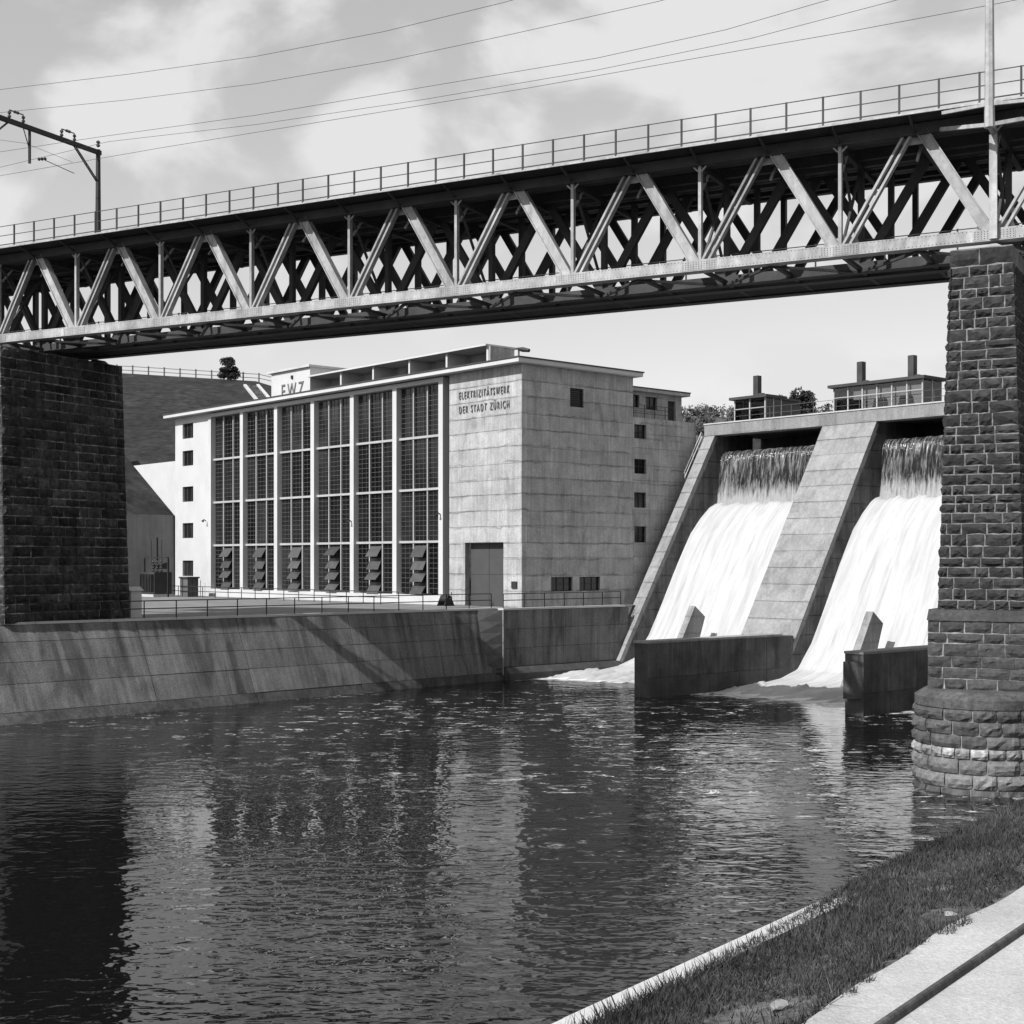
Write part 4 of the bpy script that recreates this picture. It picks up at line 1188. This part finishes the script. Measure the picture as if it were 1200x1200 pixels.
# gate cabins on the crest
def cabin(x0, x1, y0, y1, poles, label):
    c = in_building(thing('gate_cabin', label, 'cabin', group='glazed gate cabins on the dam crest'))
    zb, zt_ = ZC, 21.4
    m = MB(); m.box(x0-0.35, x1+0.35, y0-0.35, y1+0.35, zt_+0.004, zt_+0.22); rf = m.build('roof', M['roof'], c)
    nx_ = max(2, int(round((x1-x0)/1.25))); ny_ = 2
    xs = [x0+(x1-x0)*k/nx_ for k in range(nx_+1)]; ys = [y0+(y1-y0)*k/ny_ for k in range(ny_+1)]
    for x in xs:
        for y in (y0, y1):
            m = MB(); m.box(x-0.05, x+0.05, y-0.05, y+0.05, zb, zt_); m.build('post', M['mullion'], c)
    for x in (x0, x1):
        m = MB(); m.box(x-0.05, x+0.05, ys[1]-0.05, ys[1]+0.05, zb, zt_); m.build('post', M['mullion'], c)
    for a, b in zip(xs, xs[1:]):
        for y in (y0, y1):
            m = MB(); m.box(a+0.055, b-0.055, y-0.01, y+0.01, zb+0.05, zt_-0.05); m.build('pane', M['cabin_glass'], c)
    for a, b in zip(ys, ys[1:]):
        for x in (x0, x1):
            m = MB(); m.box(x-0.01, x+0.01, a+0.055, b-0.055, zb+0.05, zt_-0.05); m.build('pane', M['cabin_glass'], c)
    m = MB()
    for y in (y0, y1): m.box(x0+0.06, x1-0.06, y-0.03, y+0.03, zb+1.3, zb+1.36)
    m.build('glazing_rail', M['mullion'], c)
    # hoist gear inside
    for k in range(max(1, int((x1-x0)/2.2))):
        xc = x0+1.1+2.2*k; m = MB()
        m.tube([(xc-0.35,(y0+y1)/2,zb+0.75),(xc+0.35,(y0+y1)/2,zb+0.75)], 0.45, 12); m.box(xc-0.45, xc+0.45, (y0+y1)/2-0.4, (y0+y1)/2+0.4, zb, zb+0.6)
        m.build('hoist', M['darkened'], c)
    for px2 in poles:
        m = MB(); m.box(px2-0.24, px2+0.24, (y0+y1)/2-0.24, (y0+y1)/2+0.24, zt_+0.224, zt_+1.95); m.box(px2+0.25, px2+0.62, (y0+y1)/2-0.2, (y0+y1)/2+0.2, zt_+0.224, zt_+0.5)
        m.build('chain_shaft', M['darkened'], rf)
cabin(1.9, 5.0, 21.6, 23.6, [3.4], 'small glazed gate cabin with one dark shaft on the dam crest')
cabin(12.0, 19.6, 21.0, 23.4, [13.6, 18.0], 'long glazed gate cabin with two dark shafts on the dam crest')
sh = in_building(thing('shed', 'dark shed behind the rear roof of the power station', 'shed'))
m = MB(); m.prism([(-0.6,19.0),(2.2,19.0),(1.6,22.0),(-0.6,22.0)], lambda a,u,w: (u,a,w), 26.6, 30.5); m.build('body', M['black'], sh)
m = MB(); m.box(-0.7, 1.7, 26.5, 30.6, 22.004, 22.15); m.build('roof', M['roof'], sh)

# ------------------------------------------------------------------ hill details
def on_hill(px, Y): X = (px-600)/F*Y; return Vector((X, Y, hill_h(X, Y)))
hf = thing('hill_fence', 'light post and rail fence along the crest of the grassy hill', 'fence')
pts = [on_hill(100+18.5*k, 213) for k in range(14)]
m = MB()
for k in (0.55, 1.15): m.tube([p+Vector((0,0,k)) for p in pts], 0.05, 5)
m.build('rail', M['bar'], hf)
for p in pts:
    m = MB(); m.box(p.x-0.09, p.x+0.09, p.y-0.09, p.y+0.09, p.z-0.2, p.z+1.35); m.build('post', M['bar'], hf)
st = thing('hill_stairway', 'pale stone steps running down the hill behind the roof', 'stairway')
a = on_hill(287, 205); b = on_hill(314, 184)
for sx in (0.0, 1.9):
    m = MB(); m.beam(a+Vector((sx,0,0.15)), b+Vector((sx,0,0.15)), 0.42, 0.3); m.build('side_wall', M['coping'], st)
for k in range(18):
    p = a.lerp(b, k/18)+Vector((1.05,0,-0.02)); m = MB(); m.box(p.x-0.75, p.x+0.75, p.y-0.5, p.y+0.5, p.z-0.3, p.z+0.12); m.build('step', M['dam_old'], st)
def foliage_tree(name, label, base, h, w, trunk_h, nclump, seed, mtl='leaf', leaf=0.22, per=130):
    r = random.Random(seed)
    t = thing(name, label, 'tree' if 'tree' in name else 'bush', base)
    m = MB(); m.tube([(0,0,-0.3),(0.05*h*0.3,0,trunk_h*0.6),(0,0,h*0.75)], [0.05*w+0.06,0.04*w+0.05,0.02], 7)
    for k in range(6):
        an = r.uniform(0, 6.28); z = trunk_h*0.6+r.uniform(0, h*0.4)
        m.tube([(0,0,z),(math.cos(an)*w*0.2, math.sin(an)*w*0.2, z+h*0.1),(math.cos(an)*w*0.36, math.sin(an)*w*0.36, z+h*0.18)], [0.05,0.035,0.012], 5)
    m.build('trunk', M['timber'], t)
    m = MB()
    for c in range(nclump):
        f_ = r.random(); z = trunk_h*0.5+(h-trunk_h*0.5)*f_
        rad = w/2*(1-0.75*f_**1.3)*r.uniform(0.35, 1.0); an = r.uniform(0, 6.28)
        c0 = Vector((math.cos(an)*rad, math.sin(an)*rad, z)); cr_ = r.uniform(0.10, 0.2)*w
        for _ in range(per):
            d = Vector((r.gauss(0,1), r.gauss(0,1), r.gauss(0,0.8))); p = c0+d.normalized()*cr_*r.random()**0.4
            e1 = Vector((r.gauss(0,1), r.gauss(0,1), r.gauss(0,1))).normalized(); e2 = e1.orthogonal().normalized()
            s_ = leaf*r.uniform(0.5, 1.1)
            m.add([p-e1*s_, p+e2*s_*0.5, p+e1*s_, p-e2*s_*0.5], [(0,1,2,3)])
    m.build('crown', M[mtl], t, fix=False)
    return t
foliage_tree('hill_bush', 'dark bush on the hill crest in front of the fence', on_hill(267, 211.5), 3.3, 3.3, 0.4, 26, 4)
def far_base(px, Y, z): return Vector(((px-600)/F*Y, Y, z))
foliage_tree('shore_tree', 'dark round tree beyond the dam between the gate cabins', far_base(941, 185, 24.3), 6.0, 6.4, 1.0, 30, 5, leaf=0.35)
foliage_tree('shore_tree', 'low dark tree beyond the dam left of the round tree', far_base(908, 190, 25.5), 4.6, 7.5, 0.8, 24, 6, leaf=0.35)
foliage_tree('shore_tree', 'low dark tree beyond the dam beside the long cabin', far_base(973, 195, 25.2), 4.6, 8.0, 0.8, 24, 8, leaf=0.35)
in_building(structure(MB().prism([(60,16.5),(64,24.6),(110,27),(110,16)], lambda a,u,w: (a,u,w), -30, 140).build('far_shore', M['hill'])))

# ------------------------------------------------------------------ near bank
bwall = thing('bank_wall', 'white-topped concrete bank wall at lower right edge of the water', 'wall')
m = MB()
vs = [bank(s, o, z) for s in (-24, 86) for o, z in ((0.03,-1.5),(0.03,3.50),(0.5,3.50),(0.5,-1.5))]
m.add(vs, [(0,1,2,3),(4,7,6,5),(0,4,5,1),(1,5,6,2),(2,6,7,3)]); m.build('wall_face', M['quay'], bwall)
s = -24.0
while s < 86:
    L = 3.0; m = MB(); e = br.uniform(-0.01, 0.01)
    vs = [bank(q, o, z) for q in (s+0.006, s+L-0.006) for o, z in ((0.0+e,3.504),(0.0+e,3.62),(0.34+e,3.62),(0.34+e,3.504))]
    m.add(vs, [(0,1,2,3),(4,7,6,5),(0,4,5,1),(1,5,6,2),(2,6,7,3),(3,7,4,0)]); m.build('coping_stone', M['coping'], bwall)
    s += L
# edging beam along the path
eb = thing('edging_rail', 'dark weathered rail lying along the pale path at lower right', 'rail')
s = -24.0
while s < 86:
    m = MB(); L = 6.0
    pf = [(0,4.004),(0,4.12),(0.03,4.15),(0.12,4.15),(0.15,4.12),(0.17,4.004)]
    m.prism(pf, lambda a,u,w: tuple(bank(a, 3.16+u*0.45, 4.004+(w-4.004)*0.62)), s+0.004, s+L-0.004); m.build('rail_length', M['timber'], eb); s += L
# grass blades
N = 230000
rs = np.random.default_rng(4)
sN = -14 + 74*rs.random(N)**1.25
oN = 0.22 + 2.38*rs.random(N)
cover = np.clip((sN-2.0)/6, 0, 1)
lowo = 0.34-0.40*cover
oN = lowo + (oN-0.22)/2.38*(2.6-lowo)
oN = np.where(rs.random(N) < 0.06, lowo+0.12*rs.random(N)-0.05, oN)
ragged = 2.47 + 0.08*np.sin(sN*1.7) + 0.05*np.sin(sN*4.3+1) + 0.06*np.sin(sN*11.0)
thin = rs.random(N) < 0.86
bare = np.zeros(N, bool)
bare_spots = [(0.6, 1.95, 0.5), (5.3, 2.15, 0.35), (7.2, 1.3, 0.22), (9.0, 2.2, 0.4), (11, 1.5, 0.25), (12.5, 2.1, 0.4), (17, 2.0, 0.5), (20, 1.2, 0.3), (24, 2.1, 0.5)]
for bs_, bo, br2 in bare_spots: bare |= (((sN-bs_)/1.6)**2 + (oN-bo)**2 < br2**2)
keep = (oN < ragged) & ~(bare & thin)
sN, oN = sN[keep], oN[keep]; N = len(sN)
kk = np.clip((oN-0.3)/2.2, 0, 1)
zN = 3.56+0.44*kk+0.05*np.sin(sN*0.9+oN*2)*kk*(1-kk)*4 + 0.10*cover[keep]*np.clip(1-(oN+0.1)/1.2, 0, None)
patch = 0.6+0.5*np.sin(sN*0.8+1.2*np.sin(oN*2.1))*np.sin(oN*2.7+sN*0.3)+0.25*rs.random(N)
tuft = (rs.random(N) < 0.03)*0.10
hgt_ = (np.clip(0.035+0.07*patch, 0.025, 0.15)+tuft)*(0.6+0.9*rs.random(N)**2)*(1+0.5*np.exp(-((oN-0.35)/0.15)**2))
bx_ = BB.x+BD.x*sN+BN.x*oN; by_ = BB.y+BD.y*sN+BN.y*oN
ang = rs.random(N)*6.283; lean = rs.normal(0, 0.5, N)*hgt_; lean2 = rs.normal(0, 0.5, N)*hgt_
wd = 0.006+0.008*rs.random(N)
V = np.empty((N, 3, 3), np.float32)
V[:,0,0] = bx_-np.cos(ang)*wd; V[:,0,1] = by_-np.sin(ang)*wd; V[:,0,2] = zN-0.02
V[:,1,0] = bx_+np.cos(ang)*wd; V[:,1,1] = by_+np.sin(ang)*wd; V[:,1,2] = zN-0.02
V[:,2,0] = bx_+lean; V[:,2,1] = by_+lean2; V[:,2,2] = zN+hgt_
me = bpy.data.meshes.new('grass')
me.vertices.add(N*3); me.vertices.foreach_set('co', V.ravel())
me.loops.add(N*3); me.loops.foreach_set('vertex_index', np.arange(N*3, dtype=np.int32))
me.polygons.add(N); me.polygons.foreach_set('loop_start', np.arange(0, N*3, 3, dtype=np.int32))
me.update(); me.validate()
go = put('grass', me, M['grass']); go['kind'] = 'stuff'; go['label'] = 'rough dark grass growing on the near river bank'; go['category'] = 'grass'
# loose stones in the grass
lr = random.Random(31)
where = ['on the bare patch of the verge', 'on the verge nearest the bare patch', 'half-way along the grass edge', 'further along the grass edge', 'furthest along the grass edge']
for k, (s_, o_, r_) in enumerate([(0.9,2.0,0.10),(5.3,2.15,0.085),(9.0,2.2,0.10),(12.4,2.1,0.09),(15.0,1.9,0.15)]):
    bm = bmesh.new(); bmesh.ops.create_icosphere(bm, subdivisions=2, radius=r_)
    for v in bm.verts: v.co = Vector((v.co.x*1.35, v.co.y, v.co.z*0.5))*lr.uniform(0.8, 1.15)
    me = bpy.data.meshes.new('loose_stone'); bm.to_mesh(me); bm.free()
    o = put('loose_stone', me, M['pale']); o.location = bank(s_, o_, grass_z(o_)+r_*0.3); o.rotation_euler = (0, 0, lr.uniform(0, 6))
    tag(o, 'small pale stone lying ' + where[k], 'stone', 'loose stones on the verge')
